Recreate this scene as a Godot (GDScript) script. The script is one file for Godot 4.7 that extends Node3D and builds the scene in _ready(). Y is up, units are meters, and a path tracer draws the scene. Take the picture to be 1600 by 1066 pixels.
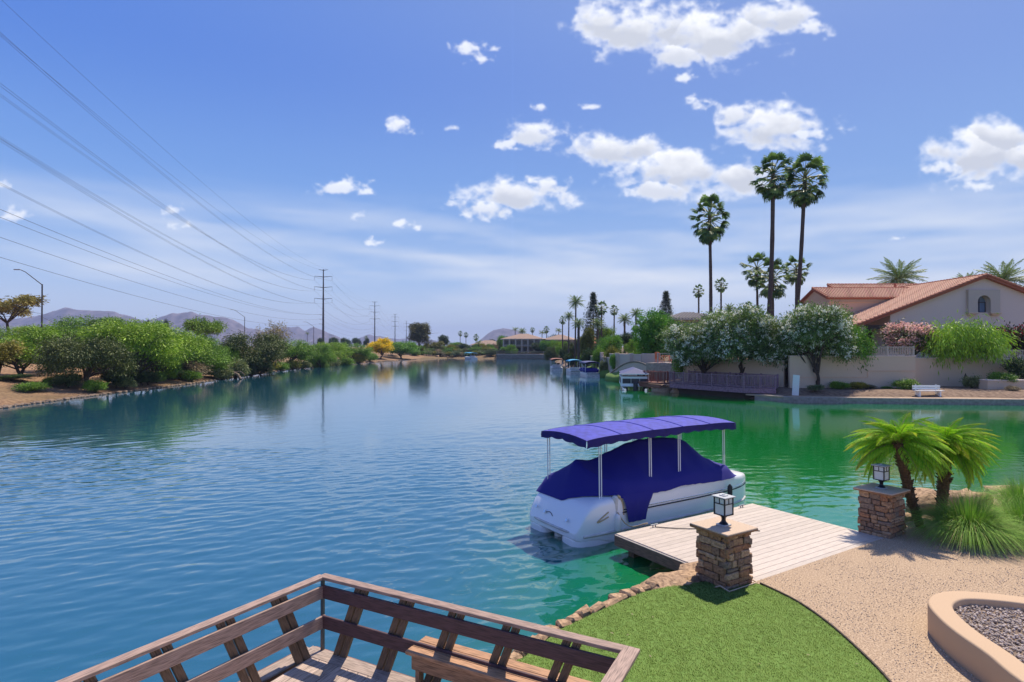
extends Node3D
# A lake in the desert with houses, boats and palms. y is up, the water lies at y = 0, the camera looks along -z.
const EYE := 4.15            # camera above the water
const FOC := 920.0           # focal length in pixels of the 1600 px wide photograph
const LAND := 0.44           # near bank above the water
const HOR := 541.0           # row of the horizon in the 1066 px high photograph
const VS := 2.0              # vertex colours are stored twice too bright, the leaf materials take it back
var rg := RandomNumberGenerator.new()
var names := {}
var T := {}
var M := {}
var nz := FastNoiseLite.new()
# directions in plan (x, depth): U along the dock boards and the boat, V towards the bank
const U := Vector3(0.85, 0, -0.527)
const V := Vector3(0.527, 0, 0.85)

class MB:
	var v := PackedVector3Array()
	var n := PackedVector3Array()
	var c := PackedColorArray()
	var i := PackedInt32Array()
	var col := Color(1, 1, 1)
	func vert(p: Vector3, nn: Vector3) -> int:
		v.append(p); n.append(nn); c.append(col)
		return v.size() - 1
	func face(a: int, b: int, d: int) -> void:       # counter-clockwise from outside
		i.append(a); i.append(d); i.append(b)
	func poly(p: Array, out = null) -> void:         # flat convex polygon, turned so that it faces away from «out»
		var nn := Vector3.ZERO
		var mid := Vector3.ZERO
		for k in p.size():
			nn += (p[k] as Vector3).cross(p[(k + 1) % p.size()])
			mid += p[k]
		mid /= p.size()
		nn = nn.normalized()
		var q := p
		if out != null and nn.dot(mid - out) < 0:
			q = p.duplicate(); q.reverse(); nn = -nn
		var s := v.size()
		for k in q: vert(k, nn)
		for k in range(1, q.size() - 1): face(s, s + k, s + k + 1)
	func box(at: Vector3, size: Vector3, b := Basis(), ch := 0.0, jit := 0.0, sd := 0.0) -> void:
		var h := size / 2.0
		if ch <= 0.0:
			for ax in 3:
				for s in [-1.0, 1.0]:
					var q := []
					for k in [[-1, -1], [1, -1], [1, 1], [-1, 1]]:
						var p := Vector3.ZERO
						p[ax] = s * h[ax]; p[(ax + 1) % 3] = k[0] * h[(ax + 1) % 3]; p[(ax + 2) % 3] = k[1] * h[(ax + 2) % 3]
						q.append(at + b * p)
					poly(q, at)
			return
		var P := {}
		for o in 8:
			var sg := Vector3(1 if o & 1 else -1, 1 if o & 2 else -1, 1 if o & 4 else -1)
			for ax in 3:
				var p := sg * (h - Vector3.ONE * ch)
				p[ax] = sg[ax] * h[ax]
				if jit > 0.0:
					var w := float(o) * 3.7 + sd
					p += Vector3(sin(w * 12.9) , sin(w * 7.3 + 1.0), sin(w * 5.1 + 2.0)) * jit
				P[o * 3 + ax] = at + b * p
		for ax in 3:
			var a1 := (ax + 1) % 3
			var a2 := (ax + 2) % 3
			var b0 := 1 << ax
			var b1 := 1 << a1
			var b2 := 1 << a2
			for s in 2:
				var o: int = s * b0
				poly([P[o * 3 + ax], P[(o | b1) * 3 + ax], P[(o | b1 | b2) * 3 + ax], P[(o | b2) * 3 + ax]], at)
				for s2 in 2:
					var e: int = s * b0 + s2 * b1
					poly([P[e * 3 + ax], P[(e | b2) * 3 + ax], P[(e | b2) * 3 + a1], P[e * 3 + a1]], at)
		for o in 8: poly([P[o * 3], P[o * 3 + 1], P[o * 3 + 2]], at)
	func loft(rings: Array, closed := true, caps := true, flip := false) -> void:
		var m: int = rings[0].size()
		var s := v.size()
		var acc := PackedVector3Array()
		acc.resize(rings.size() * m)
		var f := PackedInt32Array()
		var sign_ := 0.0
		for r in rings.size() - 1:
			var mid := Vector3.ZERO
			for k in m: mid += rings[r][k]
			mid /= m
			for k in (m if closed else m - 1):
				var k2 := (k + 1) % m
				var a: Vector3 = rings[r][k]
				var nn: Vector3 = (rings[r][k2] - rings[r + 1][k]).cross(rings[r + 1][k2] - a)
				sign_ += nn.dot(a - mid)
				for q in [r * m + k, r * m + k2, (r + 1) * m + k, (r + 1) * m + k2]: acc[q] += nn
				f.append_array([r * m + k, r * m + k2, (r + 1) * m + k2, r * m + k, (r + 1) * m + k2, (r + 1) * m + k])
		var turn := (sign_ < 0.0) if closed else flip
		for r in rings.size():
			for k in m: vert(rings[r][k], (-acc[r * m + k] if turn else acc[r * m + k]).normalized())
		for k in range(0, f.size(), 3):
			if turn: face(s + f[k], s + f[k + 2], s + f[k + 1])
			else: face(s + f[k], s + f[k + 1], s + f[k + 2])
		if caps and closed:
			for e in [0, rings.size() - 1]:
				var mid := Vector3.ZERO
				var other := Vector3.ZERO
				for k in m:
					mid += rings[e][k]
					other += rings[1 if e == 0 else e - 1][k]
				var ar := []
				for k in m: ar.append(rings[e][k])
				poly(ar, other / m * 1.0 if (other - mid).length() > 1e-5 else null)
	func tube(p: Array, r: Array, sides := 6, caps := true) -> void:
		var rings := []
		var ref := Vector3.UP
		var t0: Vector3 = (p[1] - p[0]).normalized()
		if absf(t0.y) > 0.9: ref = Vector3.RIGHT
		var x := ref.cross(t0).normalized()
		for k in p.size():
			var t: Vector3 = (p[mini(k + 1, p.size() - 1)] - p[maxi(k - 1, 0)]).normalized()
			x = (x - t * x.dot(t)).normalized()
			var y := t.cross(x)
			var ring := PackedVector3Array()
			for j in sides:
				var a := TAU * j / sides
				ring.append(p[k] + (x * cos(a) + y * sin(a)) * r[mini(k, r.size() - 1)])
			rings.append(ring)
		loft(rings, true, caps)
	func rod(a: Vector3, b: Vector3, r: float, sides := 6) -> void:
		tube([a, b], [r, r], sides)
	func lathe(at: Vector3, prof: Array, sides := 10) -> void:
		var rings := []
		for q in prof:
			var ring := PackedVector3Array()
			for j in sides: ring.append(at + Vector3(cos(TAU * j / sides) * q[0], q[1], sin(TAU * j / sides) * q[0]))
			rings.append(ring)
		loft(rings)
	func leaf(p: Vector3, d: Vector3, side: Vector3, l: float, w: float) -> void:
		var nn := d.cross(side).normalized()
		var s := v.size()
		vert(p, nn); vert(p + d * l * 0.45 + side * w, nn); vert(p + d * l, nn); vert(p + d * l * 0.45 - side * w, nn)
		i.append_array([s, s + 1, s + 2, s, s + 2, s + 3])
	func mesh() -> ArrayMesh:
		var a := []
		a.resize(Mesh.ARRAY_MAX)
		a[Mesh.ARRAY_VERTEX] = v; a[Mesh.ARRAY_NORMAL] = n; a[Mesh.ARRAY_COLOR] = c; a[Mesh.ARRAY_INDEX] = i
		var m := ArrayMesh.new()
		m.add_surface_from_arrays(Mesh.PRIMITIVE_TRIANGLES, a)
		return m

# ---------------------------------------------------------------- scene helpers
func numbered(called: String, parent: Node) -> String:
	var key := str(parent.get_instance_id()) + called
	var k: int = names.get(key, 0)
	names[key] = k + 1
	return called if k == 0 else "%s_%03d" % [called, k]

func tag(o: Node, label: String, category := "", group := "", kind := "") -> void:
	if label: o.set_meta("label", label)
	if category: o.set_meta("category", category)
	if group: o.set_meta("group", group)
	if kind: o.set_meta("kind", kind)

func obj(called: String, shape, m: Material, parent: Node = self, at := Vector3.ZERO, turn := Basis()) -> MeshInstance3D:
	var o := MeshInstance3D.new()
	o.name = numbered(called, parent)
	o.mesh = shape.mesh() if shape is MB else shape
	o.material_override = m
	o.transform = Transform3D(turn, at)
	parent.add_child(o, true)
	return o

func stuff(called: String, shape, m: Material, parent: Node = self, at := Vector3.ZERO) -> MeshInstance3D:
	var o := obj(called, shape, m, parent, at)
	o.set_meta("kind", "stuff")
	return o

func struct(called: String, shape, m: Material) -> MeshInstance3D:
	var o := obj(called, shape, m)
	o.set_meta("kind", "structure")
	return o

func thing(called: String, label: String, category: String, at := Vector3.ZERO, yaw := 0.0, group := "") -> Node3D:
	var o := Node3D.new()
	o.name = numbered(called, self)
	o.position = at
	o.rotation.y = yaw
	tag(o, label, category, group)
	add_child(o, true)
	return o

func scatter(called: String, shape: Mesh, m: Material, where: Array, cols = null, parent: Node = self) -> MultiMeshInstance3D:
	var mm := MultiMesh.new()
	mm.transform_format = MultiMesh.TRANSFORM_3D
	mm.use_colors = cols != null
	mm.mesh = shape
	mm.instance_count = where.size()
	for k in where.size():
		mm.set_instance_transform(k, where[k])
		if cols != null: mm.set_instance_color(k, cols[k])
	var o := MultiMeshInstance3D.new()
	o.name = numbered(called, parent)
	o.multimesh = mm
	o.material_override = m
	parent.add_child(o, true)
	o.set_meta("kind", "stuff")
	return o

func box_mb(at: Vector3, size: Vector3, b := Basis(), ch := 0.0) -> MB:
	var k := MB.new()
	k.box(at, size, b, ch)
	return k

func yawed(d: Vector3) -> Basis:        # local x along d (flat)
	var x := Vector3(d.x, 0, d.z).normalized()
	return Basis(x, Vector3.UP, x.cross(Vector3.UP))

func G(x: float, y: float, h: float) -> Vector3:     # the point at height h that the survey sees at x, y
	var z := FOC * (EYE - h) / (y - HOR)
	return Vector3((x - 800.0) / FOC * z, h, -z)

func D(x: float, y: float, z: float) -> Vector3:     # the same at a known distance
	return Vector3((x - 800.0) / FOC * z, EYE - (y - HOR) * z / FOC, -z)

func ss(a: float, b: float, x: float) -> float: return smoothstep(a, b, x)

# ---------------------------------------------------------------- materials
func ntex(freq: float, oct: int, stops: Array, kind := FastNoiseLite.TYPE_SIMPLEX_SMOOTH, size := 512, sd := 1) -> NoiseTexture2D:
	var f := FastNoiseLite.new()
	f.noise_type = kind; f.frequency = freq; f.seed = sd
	f.fractal_type = FastNoiseLite.FRACTAL_FBM if oct > 1 else FastNoiseLite.FRACTAL_NONE
	f.fractal_octaves = oct
	var g := Gradient.new()
	var offs := PackedFloat32Array()
	var cols := PackedColorArray()
	for k in stops.size():
		offs.append(float(k) / (stops.size() - 1))
		var s = stops[k]
		cols.append(s if s is Color else Color(s, s, s))
	g.offsets = offs; g.colors = cols
	var t := NoiseTexture2D.new()
	t.width = size; t.height = size; t.seamless = true; t.noise = f; t.color_ramp = g; t.generate_mipmaps = false
	return t

func mat(key: String, lin: Color, rough := 0.8, tex := "", scale := Vector3.ONE, bump := 0.0, world := true) -> StandardMaterial3D:
	var m := StandardMaterial3D.new()
	m.resource_name = key
	m.albedo_color = lin.linear_to_srgb()
	m.roughness = rough
	if tex:
		m.albedo_texture = T[tex]
		m.uv1_triplanar = true
		m.uv1_world_triplanar = world
		m.uv1_scale = scale
		if bump > 0.0:
			m.heightmap_enabled = true
			m.heightmap_texture = T[tex]
			m.heightmap_scale = bump
	M[key] = m
	return m

func leafmat(key: String, back := 0.7, rough := 0.55, gain := 1.0) -> void:
	var m := mat(key, Color(0.5, 0.5, 0.5) * gain, rough)
	m.vertex_color_use_as_albedo = true
	m.backlight_enabled = true
	m.backlight = Color(back, back, back)

func materials() -> void:
	T.grain = ntex(0.06, 4, [0.70, 0.88, 1.0])
	T.blotch = ntex(0.012, 5, [0.72, 0.88, 1.0], FastNoiseLite.TYPE_SIMPLEX_SMOOTH, 512, 3)
	T.stucco = ntex(0.11, 3, [0.84, 0.95, 1.0], FastNoiseLite.TYPE_SIMPLEX, 512, 5)
	T.wood = ntex(0.02, 5, [0.55, 0.8, 0.95, 1.0], FastNoiseLite.TYPE_SIMPLEX_SMOOTH, 512, 7)
	T.pale = ntex(0.02, 5, [0.80, 0.93, 1.0, 1.0], FastNoiseLite.TYPE_SIMPLEX_SMOOTH, 512, 8)
	T.stone = ntex(0.02, 5, [Color(0.55, 0.5, 0.46), Color(0.85, 0.8, 0.74), Color(1, 0.95, 0.88)], FastNoiseLite.TYPE_SIMPLEX, 512, 9)
	T.granite = ntex(0.09, 3, [Color(0.62, 0.55, 0.5), Color(0.92, 0.86, 0.8), Color(1, 0.97, 0.92)], FastNoiseLite.TYPE_CELLULAR, 1024, 11)
	T.sand = ntex(0.018, 6, [Color(0.6, 0.52, 0.46), Color(0.85, 0.78, 0.7), Color(1, 0.95, 0.88)], FastNoiseLite.TYPE_SIMPLEX, 1024, 13)
	T.turf = ntex(0.012, 6, [Color(0.86, 0.9, 0.8), Color(0.95, 0.97, 0.9), Color(1, 1, 0.95)], FastNoiseLite.TYPE_SIMPLEX, 1024, 15)
	T.rock = ntex(0.008, 6, [0.5, 0.8, 1.0], FastNoiseLite.TYPE_SIMPLEX, 512, 17)
	var three := func(s): return Vector3(s, s, s)
	mat("ground", Color(1, 1, 1), 0.95, "sand", three.call(0.12), 6.0).vertex_color_use_as_albedo = true
	mat("turf", Color(0.15, 0.25, 0.055), 0.95, "turf", three.call(0.35), 2.0)
	leafmat("blade", 0.6, 0.8, 1.12)
	mat("path", Color(0.54, 0.45, 0.35), 0.95, "granite", three.call(0.42), 1.5)
	mat("pebble", Color(1, 1, 1), 0.9).vertex_color_use_as_albedo = true
	mat("planter", Color(0.60, 0.42, 0.27), 0.9, "stucco", three.call(1.5), 0.5)
	mat("bed", Color(0.3, 0.25, 0.22), 0.95, "granite", three.call(1.5), 1.0)
	for k in 3:
		var f: float = [1.0, 0.86, 1.12][k]
		mat("deck%d" % k, Color(0.54, 0.41, 0.33) * f, 0.75, "wood", Vector3(0.35, 5, 5), 0.25, false)
		mat("dock%d" % k, Color(0.58, 0.49, 0.415) * [1.0, 0.93, 1.05][k], 0.46, "pale", Vector3(0.3, 6, 6), 0.15, false)
		mat("rail%d" % k, Color(0.40, 0.27, 0.215) * f, 0.6, "wood", Vector3(0.4, 6, 6), 0.25, false)
		mat("bench%d" % k, Color(0.52, 0.28, 0.145) * f, 0.55, "wood", Vector3(0.4, 6, 6), 0.2, false)
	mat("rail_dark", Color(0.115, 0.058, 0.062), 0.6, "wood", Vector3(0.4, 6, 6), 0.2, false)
	mat("post", Color(0.21, 0.135, 0.08), 0.8, "wood", Vector3(6, 0.5, 6), 0.5, false)
	mat("fascia", Color(0.27, 0.13, 0.095), 0.7, "wood", Vector3(0.4, 6, 6), 0.2, false)
	mat("steel", Color(0.12, 0.11, 0.11), 0.45).metallic = 0.7
	mat("chrome", Color(0.75, 0.75, 0.75), 0.2).metallic = 1.0
	var tones := [Color(0.42, 0.29, 0.19), Color(0.34, 0.215, 0.135), Color(0.27, 0.19, 0.145), Color(0.47, 0.35, 0.25), Color(0.36, 0.2, 0.12), Color(0.25, 0.205, 0.175)]
	for k in 6: mat("stone%d" % k, tones[k] * 1.35, 0.9, "stone", three.call(1.7), 1.6)
	mat("mortar", Color(0.15, 0.115, 0.09), 0.95, "grain", three.call(3.0))
	mat("cap", Color(0.72, 0.54, 0.39), 0.85, "grain", three.call(1.5), 0.4)
	mat("capedge", Color(0.42, 0.24, 0.13), 0.85, "stone", three.call(1.2), 0.8)
	mat("lamp_metal", Color(0.02, 0.02, 0.022), 0.4).metallic = 0.4
	mat("lamp_roof", Color(0.42, 0.44, 0.46), 0.45).metallic = 0.3
	var gl := mat("frost", Color(0.78, 0.84, 0.82), 0.5)
	gl.backlight_enabled = true
	gl.backlight = Color(0.85, 0.87, 0.86)
	var hull := mat("hull", Color(0.88, 0.88, 0.90), 0.3)
	hull.clearcoat_enabled = true
	hull.clearcoat = 0.4
	hull.clearcoat_roughness = 0.1
	mat("hull_side", Color(0.78, 0.75, 0.72), 0.35, "blotch", three.call(0.5))
	mat("navy", Color(0.018, 0.016, 0.27), 0.85, "grain", three.call(2.5), 0.3)
	M.navy.rim_enabled = true
	M.navy.rim = 0.2
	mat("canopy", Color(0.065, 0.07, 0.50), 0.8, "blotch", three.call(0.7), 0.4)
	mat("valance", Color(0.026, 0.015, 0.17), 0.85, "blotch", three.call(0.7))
	mat("stripe", Color(0.02, 0.02, 0.035), 0.4)
	mat("white", Color(0.8, 0.8, 0.78), 0.45)
	mat("rope", Color(0.5, 0.38, 0.22), 0.9)
	mat("rubber", Color(0.03, 0.03, 0.035), 0.7)
	mat("rock", Color(0.56, 0.42, 0.3), 0.95, "stone", three.call(0.8), 4.0)
	mat("rock_grey", Color(0.34, 0.28, 0.24), 0.95, "stone", three.call(1.0), 3.0)
	mat("concrete", Color(0.42, 0.35, 0.3), 0.9, "blotch", three.call(0.5), 0.8)
	mat("wall_tan", Color(0.76, 0.57, 0.40), 0.9, "stucco", three.call(0.5), 0.3)
	mat("wall_grey", Color(0.78, 0.63, 0.54), 0.9, "stucco", three.call(0.5), 0.3)
	mat("wall_peach", Color(0.80, 0.54, 0.36), 0.9, "stucco", three.call(0.5), 0.3)
	mat("wall_white", Color(0.60, 0.50, 0.41), 0.9, "stucco", three.call(0.5), 0.3)
	mat("wall_far", Color(0.27, 0.235, 0.19), 0.9, "blotch", three.call(0.2))
	mat("tile", Color(0.92, 0.56, 0.37), 0.85, "grain", three.call(0.8))
	mat("tile_red", Color(0.50, 0.16, 0.085), 0.8, "grain", three.call(0.8))
	mat("tile_grey", Color(0.30, 0.27, 0.26), 0.85, "grain", three.call(0.8))
	mat("roof_far", Color(0.44, 0.31, 0.25), 0.9, "grain", three.call(0.5))
	mat("glass_dark", Color(0.03, 0.035, 0.045), 0.08)
	mat("glass_sky", Color(0.16, 0.22, 0.32), 0.06)
	mat("dark_wood_and_shade", Color(0.06, 0.04, 0.03), 0.8)  # dark timber, and the shade painted on the porch's back wall
	mat("plum", Color(0.38, 0.215, 0.26), 0.7, "wood", Vector3(0.5, 0.5, 0.5))
	mat("redwood", Color(0.26, 0.10, 0.07), 0.75)
	mat("orange", Color(0.7, 0.16, 0.05), 0.6)
	mat("red", Color(0.5, 0.03, 0.03), 0.7)
	mat("turquoise", Color(0.05, 0.32, 0.55), 0.7)
	mat("blue_canopy", Color(0.06, 0.075, 0.19), 0.75)
	mat("tan_canopy", Color(0.33, 0.13, 0.09), 0.75)
	mat("galvanised", Color(0.3, 0.31, 0.34), 0.5).metallic = 0.5
	mat("pole_dark", Color(0.055, 0.045, 0.045), 0.7)
	mat("wire", Color(0.06, 0.06, 0.075), 0.6)
	mat("bark", Color(0.13, 0.09, 0.065), 0.95, "rock", three.call(1.2), 4.0)
	mat("bark_palm", Color(0.17, 0.115, 0.085), 0.95, "rock", three.call(1.6), 3.0)
	mat("bark_brown", Color(0.2, 0.115, 0.06), 0.95, "rock", three.call(4.0), 3.0)
	mat("mountain", Color(0.21, 0.17, 0.185), 1.0, "rock", three.call(0.004))
	leafmat("leaf", 0.78, 0.6, 1.35)
	var tints := [Color(1.35, 1.2, 0.75), Color(0.62, 0.74, 0.62), Color(1.2, 1.12, 0.8), Color(0.9, 0.95, 0.75)]
	for k in 4:
		leafmat("leaf%d" % k, 0.66, 0.6, 1.0)
		var lm: StandardMaterial3D = M["leaf%d" % k]
		lm.albedo_color = (Color(0.62, 0.62, 0.62) * tints[k]).linear_to_srgb()
	leafmat("frond", 0.8, 0.5, 1.9)
	leafmat("petal", 0.85, 0.8, 2.0)
	leafmat("pygmy", 0.9, 0.7, 1.25)

# ---------------------------------------------------------------- sky
func sky_image() -> Image:
	# low resolution: air, glow towards the sun, thin high cloud; then the fair weather clouds on top
	var W := 4096
	var H := 2048
	var sun := Vector3(sin(deg_to_rad(38)) * cos(deg_to_rad(58)), sin(deg_to_rad(58)), -cos(deg_to_rad(38)) * cos(deg_to_rad(58)))
	var f := FastNoiseLite.new()
	f.seed = 4; f.frequency = 1.6; f.fractal_octaves = 5; f.noise_type = FastNoiseLite.TYPE_SIMPLEX_SMOOTH
	var lw := 1024
	var lh := 512
	var low := Image.create(lw, lh, false, Image.FORMAT_RGBF)
	low.fill(Color(0.3, 0.33, 0.36))
	for y in lh / 2 + 1:
		var el := (0.5 - (y + 0.5) / lh) * PI
		var s := maxf(sin(el), 0.0)
		var air := Color(0.50, 0.565, 0.66).lerp(Color(0.33, 0.455, 0.67), ss(0.0, 0.11, s))
		air = air.lerp(Color(0.14, 0.285, 0.61), ss(0.07, 0.27, s)).lerp(Color(0.058, 0.165, 0.54), ss(0.2, 0.44, s)).lerp(Color(0.035, 0.10, 0.38), ss(0.42, 0.9, s))
		for x in lw:
			var az := (x + 0.5) / lw * TAU
			var d := Vector3(sin(az) * cos(el), s, -cos(az) * cos(el))
			var c := air
			var ang := rad_to_deg(acos(clampf(d.dot(sun), -1, 1)))
			c = c.lerp(Color(0.42, 0.49, 0.60), 0.55 * exp(-pow(ang / 42.0, 2.0)))
			# thin streaks of high cloud above the horizon, spun out sideways
			var streak := f.get_noise_3d(d.x * 1.1, s * 11.0 + d.x * 0.7, d.z * 1.1) * 0.5 + 0.5
			var band := ss(0.03, 0.09, s) * (1.0 - ss(0.16, 0.27, s))
			c = c.lerp(Color(0.62, 0.66, 0.73), clampf((streak - 0.38) * 2.4, 0.0, 1.0) * band * (0.45 + 0.45 * ss(-0.9, 0.2, sin(az) * 0.8)))
			c = c.lerp(Color(0.52, 0.58, 0.67), (1.0 - ss(0.0, 0.12, s)) * 0.4)
			low.set_pixel(x, y, c)
	low.resize(W, H, Image.INTERPOLATE_CUBIC)
	# clouds: bearing and height as tangents (x 920), half sizes; the second list turns round to the sides and the back
	var here := [[1000, 40, 110, 55], [1120, 55, 125, 50], [1215, 25, 75, 32], [1270, 40, 30, 20], [1060, 85, 60, 28], [950, 30, 60, 40], [1215, 200, 95, 42], [1150, 180, 45, 25], [1260, 208, 60, 14],
		[960, 235, 85, 32], [1060, 268, 125, 42], [1150, 275, 75, 38], [1030, 295, 60, 26], [805, 305, 90, 32], [850, 290, 45, 22], [760, 325, 65, 20], [840, 210, 65, 26], [790, 224, 28, 12], [625, 193, 28, 17],
		[530, 292, 55, 16], [570, 300, 22, 9], [562, 338, 24, 9], [630, 350, 20, 7], [585, 377, 20, 8], [1530, 240, 95, 48], [1570, 215, 70, 40], [1480, 262, 50, 18], [1530, 290, 45, 11], [1600, 245, 60, 40],
		[268, 326, 20, 9], [270, 350, 26, 9], [20, 336, 32, 16], [5, 290, 24, 12], [735, 75, 42, 14], [750, 90, 26, 10], [1090, 160, 32, 14], [1075, 120, 22, 9], [845, 165, 16, 7], [705, 198, 10, 6], [925, 165, 16, 8], [650, 355, 10, 5], [1400, 372, 18, 6]]
	var sectors := [here, [], [], []]
	rg.seed = 77
	for k in range(1, 4):
		for q in 9:
			var cx := rg.randf_range(60, 1540)
			var cy := rg.randf_range(0, 380)
			var big := rg.randf_range(0.4, 1.0) * (1.2 - cy / 420.0)
			for j in 4: sectors[k].append([cx + rg.randf_range(-70, 70) * big, cy + rg.randf_range(-18, 18) * big, rg.randf_range(45, 110) * big, rg.randf_range(18, 45) * big])
	var p := FastNoiseLite.new()
	p.seed = 21; p.frequency = 0.011; p.fractal_octaves = 6; p.fractal_gain = 0.55; p.noise_type = FastNoiseLite.TYPE_SIMPLEX_SMOOTH
	var px := W / TAU
	for k in 4:
		var turn := k * PI / 2
		var dens := {}
		var dens2 := {}
		for b in sectors[k]:
			var ax: float = atan((b[0] - 800.0) / FOC)
			var er: float = 1.7
			var e0: float = atan((HOR - b[1] - b[3] * er) / FOC * cos(ax) * 0.97)
			var e1: float = atan((HOR - b[1] + b[3] * er) / FOC * cos(ax) * 1.03)
			var a0: float = atan((b[0] - b[2] * er - 800.0) / FOC)
			var a1: float = atan((b[0] + b[2] * er - 800.0) / FOC)
			for x in range(int((a0 + PI) * px), int((a1 + PI) * px) + 1):
				var az := (x + 0.5) / px - PI
				var gx := tan(az) * FOC + 800.0
				for y in range(int(H / 2.0 - e1 * px), int(H / 2.0 - e0 * px) + 1):
					if y < 2: continue
					var gy := HOR - tan((H / 2.0 - y - 0.5) / px) / cos(az) * FOC
					var dx: float = (gx - b[0]) / b[2]
					var dy: float = (gy - b[1]) / b[3]
					var e := 1.0 - sqrt(dx * dx + dy * dy)
					if e < -0.7: continue
					var key := y * W + x
					var o = dens.get(key)
					if o == null or e > o.x:
						dens[key] = Vector2(e, dy)
						dens2[key] = clampf((b[3] - 8.0) / 26.0, 0.0, 1.0)
		for key in dens:
			var x: int = key % W
			var y: int = key / W
			var az := (x + 0.5) / px - PI
			var gx := tan(az) * FOC + 800.0
			var gy := HOR - tan((H / 2.0 - y - 0.5) / px) / cos(az) * FOC
			var o: Vector2 = dens[key]
			var q := p.get_noise_2d(gx * 1.0 + k * 900, gy * 1.5)
			var q2 := p.get_noise_2d(gx * 3.5 + 311, gy * 4.5 + 77)
			var big: float = dens2.get(key, 1.0)
			var wisp := p.get_noise_2d(gx * 1.9 + q * 60.0 + 50, gy * 3.0 - q * 40.0)
			var t := lerpf(o.x * 0.95 + wisp * 1.1 + q2 * 0.7 - 0.22, o.x * 1.2 + q * 0.85 + wisp * 0.35 + q2 * 0.22 - 0.06, big)
			var al := ss(-0.08, 0.75, t) * lerpf(0.75, 1.0, big)
			if al <= 0.003: continue
			# bright at the rim and the top, grey under the deep middle
			var thick: float = ss(0.18, 0.75, o.x * 1.15 + q * 0.55 + wisp * 0.2) * ss(-0.75, 0.35, o.y + q * 0.5) * big
			var c := Color(0.86, 0.865, 0.88).lerp(Color(0.40, 0.43, 0.51), clampf(thick * 0.85, 0, 0.8))
			c = c.lerp(Color(0.72, 0.76, 0.84), (1.0 - al) * 0.5)
			var xx := int(x + W / 2.0 + turn * px) % W
			low.set_pixel(xx, y, low.get_pixel(xx, y).lerp(c, al * 0.97))
	return low

# ---------------------------------------------------------------- land and water
var lake := PackedVector2Array([Vector2(-7, -1), Vector2(0, 6.75), Vector2(0.59, 7.6), Vector2(1.94, 8.9), Vector2(2.9, 9.75), Vector2(4.6, 10.8), Vector2(7.0, 12.0), Vector2(10, 13.9), Vector2(13.7, 15.9), Vector2(22, 20.5), Vector2(40, 27), Vector2(90, 30),
	Vector2(90, 43), Vector2(60, 42.5), Vector2(36, 41.2), Vector2(20.5, 43.2), Vector2(17.5, 47.5), Vector2(14.5, 55), Vector2(13.3, 64), Vector2(12, 76), Vector2(10.5, 90), Vector2(10, 112), Vector2(10.5, 150), Vector2(14.5, 186), Vector2(-4, 191), Vector2(-22, 201), Vector2(-30, 185), Vector2(-34.6, 159),
	Vector2(-40, 131), Vector2(-38.5, 91), Vector2(-35.2, 64.7), Vector2(-35, 49.6), Vector2(-34.2, 39.4), Vector2(-35, 25), Vector2(-36, 0), Vector2(-36, -40), Vector2(-14, -40)])

func shore(x: float, d: float) -> float:       # distance to the water's edge, positive on land
	var p := Vector2(x, d)
	var best := 1e9
	var inside := false
	var m := lake.size()
	var j := m - 1
	for k in m:
		var a := lake[k]
		var b := lake[j]
		var q := Geometry2D.get_closest_point_to_segment(p, a, b)
		best = minf(best, p.distance_squared_to(q))
		if (a.y > d) != (b.y > d) and x < (b.x - a.x) * (d - a.y) / (b.y - a.y) + a.x: inside = not inside
		j = k
	return -sqrt(best) if inside else sqrt(best)

func land(x: float, d: float, sd := INF) -> float:
	if sd == INF: sd = shore(x, d)
	var n := nz.get_noise_2d(x * 3.0, d * 3.0)
	if sd < -6.0: return -1.6
	var near := clampf(-0.9 + sd * 1.2, -1.6, 0.34)
	var right := clampf(sd * 0.9 - 0.35, -1.6, 0.38) + 0.42 * ss(0.6, 3.0, sd) + 2.1 * ss(lerpf(5.4, 8.6, ss(24, 32, x)), lerpf(6.6, 9.8, ss(24, 32, x)), sd) * ss(30, 42, d) + 0.05 * n
	var left := clampf(sd * 0.32 - 0.02, -1.6, 0.35) + 1.0 * ss(1.0, 11.0, sd) + 3.9 * ss(9, 44, sd) * (1.0 - 0.55 * ss(95, 160, d)) + n * 0.35 * ss(1, 8, sd)
	left = lerpf(left, 2.6, ss(140, 420, sd))
	var far := clampf(sd * 0.35 - 0.02, -1.6, 0.4) + 1.3 * ss(1.0, 12.0, sd) + n * 0.3 * ss(2, 9, sd)
	var wl := ss(-18.0, -27.0, x)
	var wf := ss(146.0, 162.0, d) * (1.0 - wl)
	var wn := (1.0 - ss(30.0, 36.0, d)) * (1.0 - wl)
	var wr := maxf(0.0, 1.0 - wl - wf - wn)
	return left * wl + far * wf + near * wn + right * wr

func axis(fine0: float, fine1: float, step: float, lo: float, hi: float) -> PackedFloat32Array:
	var a := PackedFloat32Array()
	var far := []
	var s := step * 1.6
	var x := fine0
	while x > lo:
		far.append(x); x -= s; s *= 1.22
	far.append(lo)
	far.reverse()
	for k in far: a.append(k)
	x = fine0 + step
	while x < fine1:
		a.append(x); x += step
	s = step * 1.6
	while x < hi:
		a.append(x); x += s; s *= 1.22
	a.append(hi)
	return a

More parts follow.
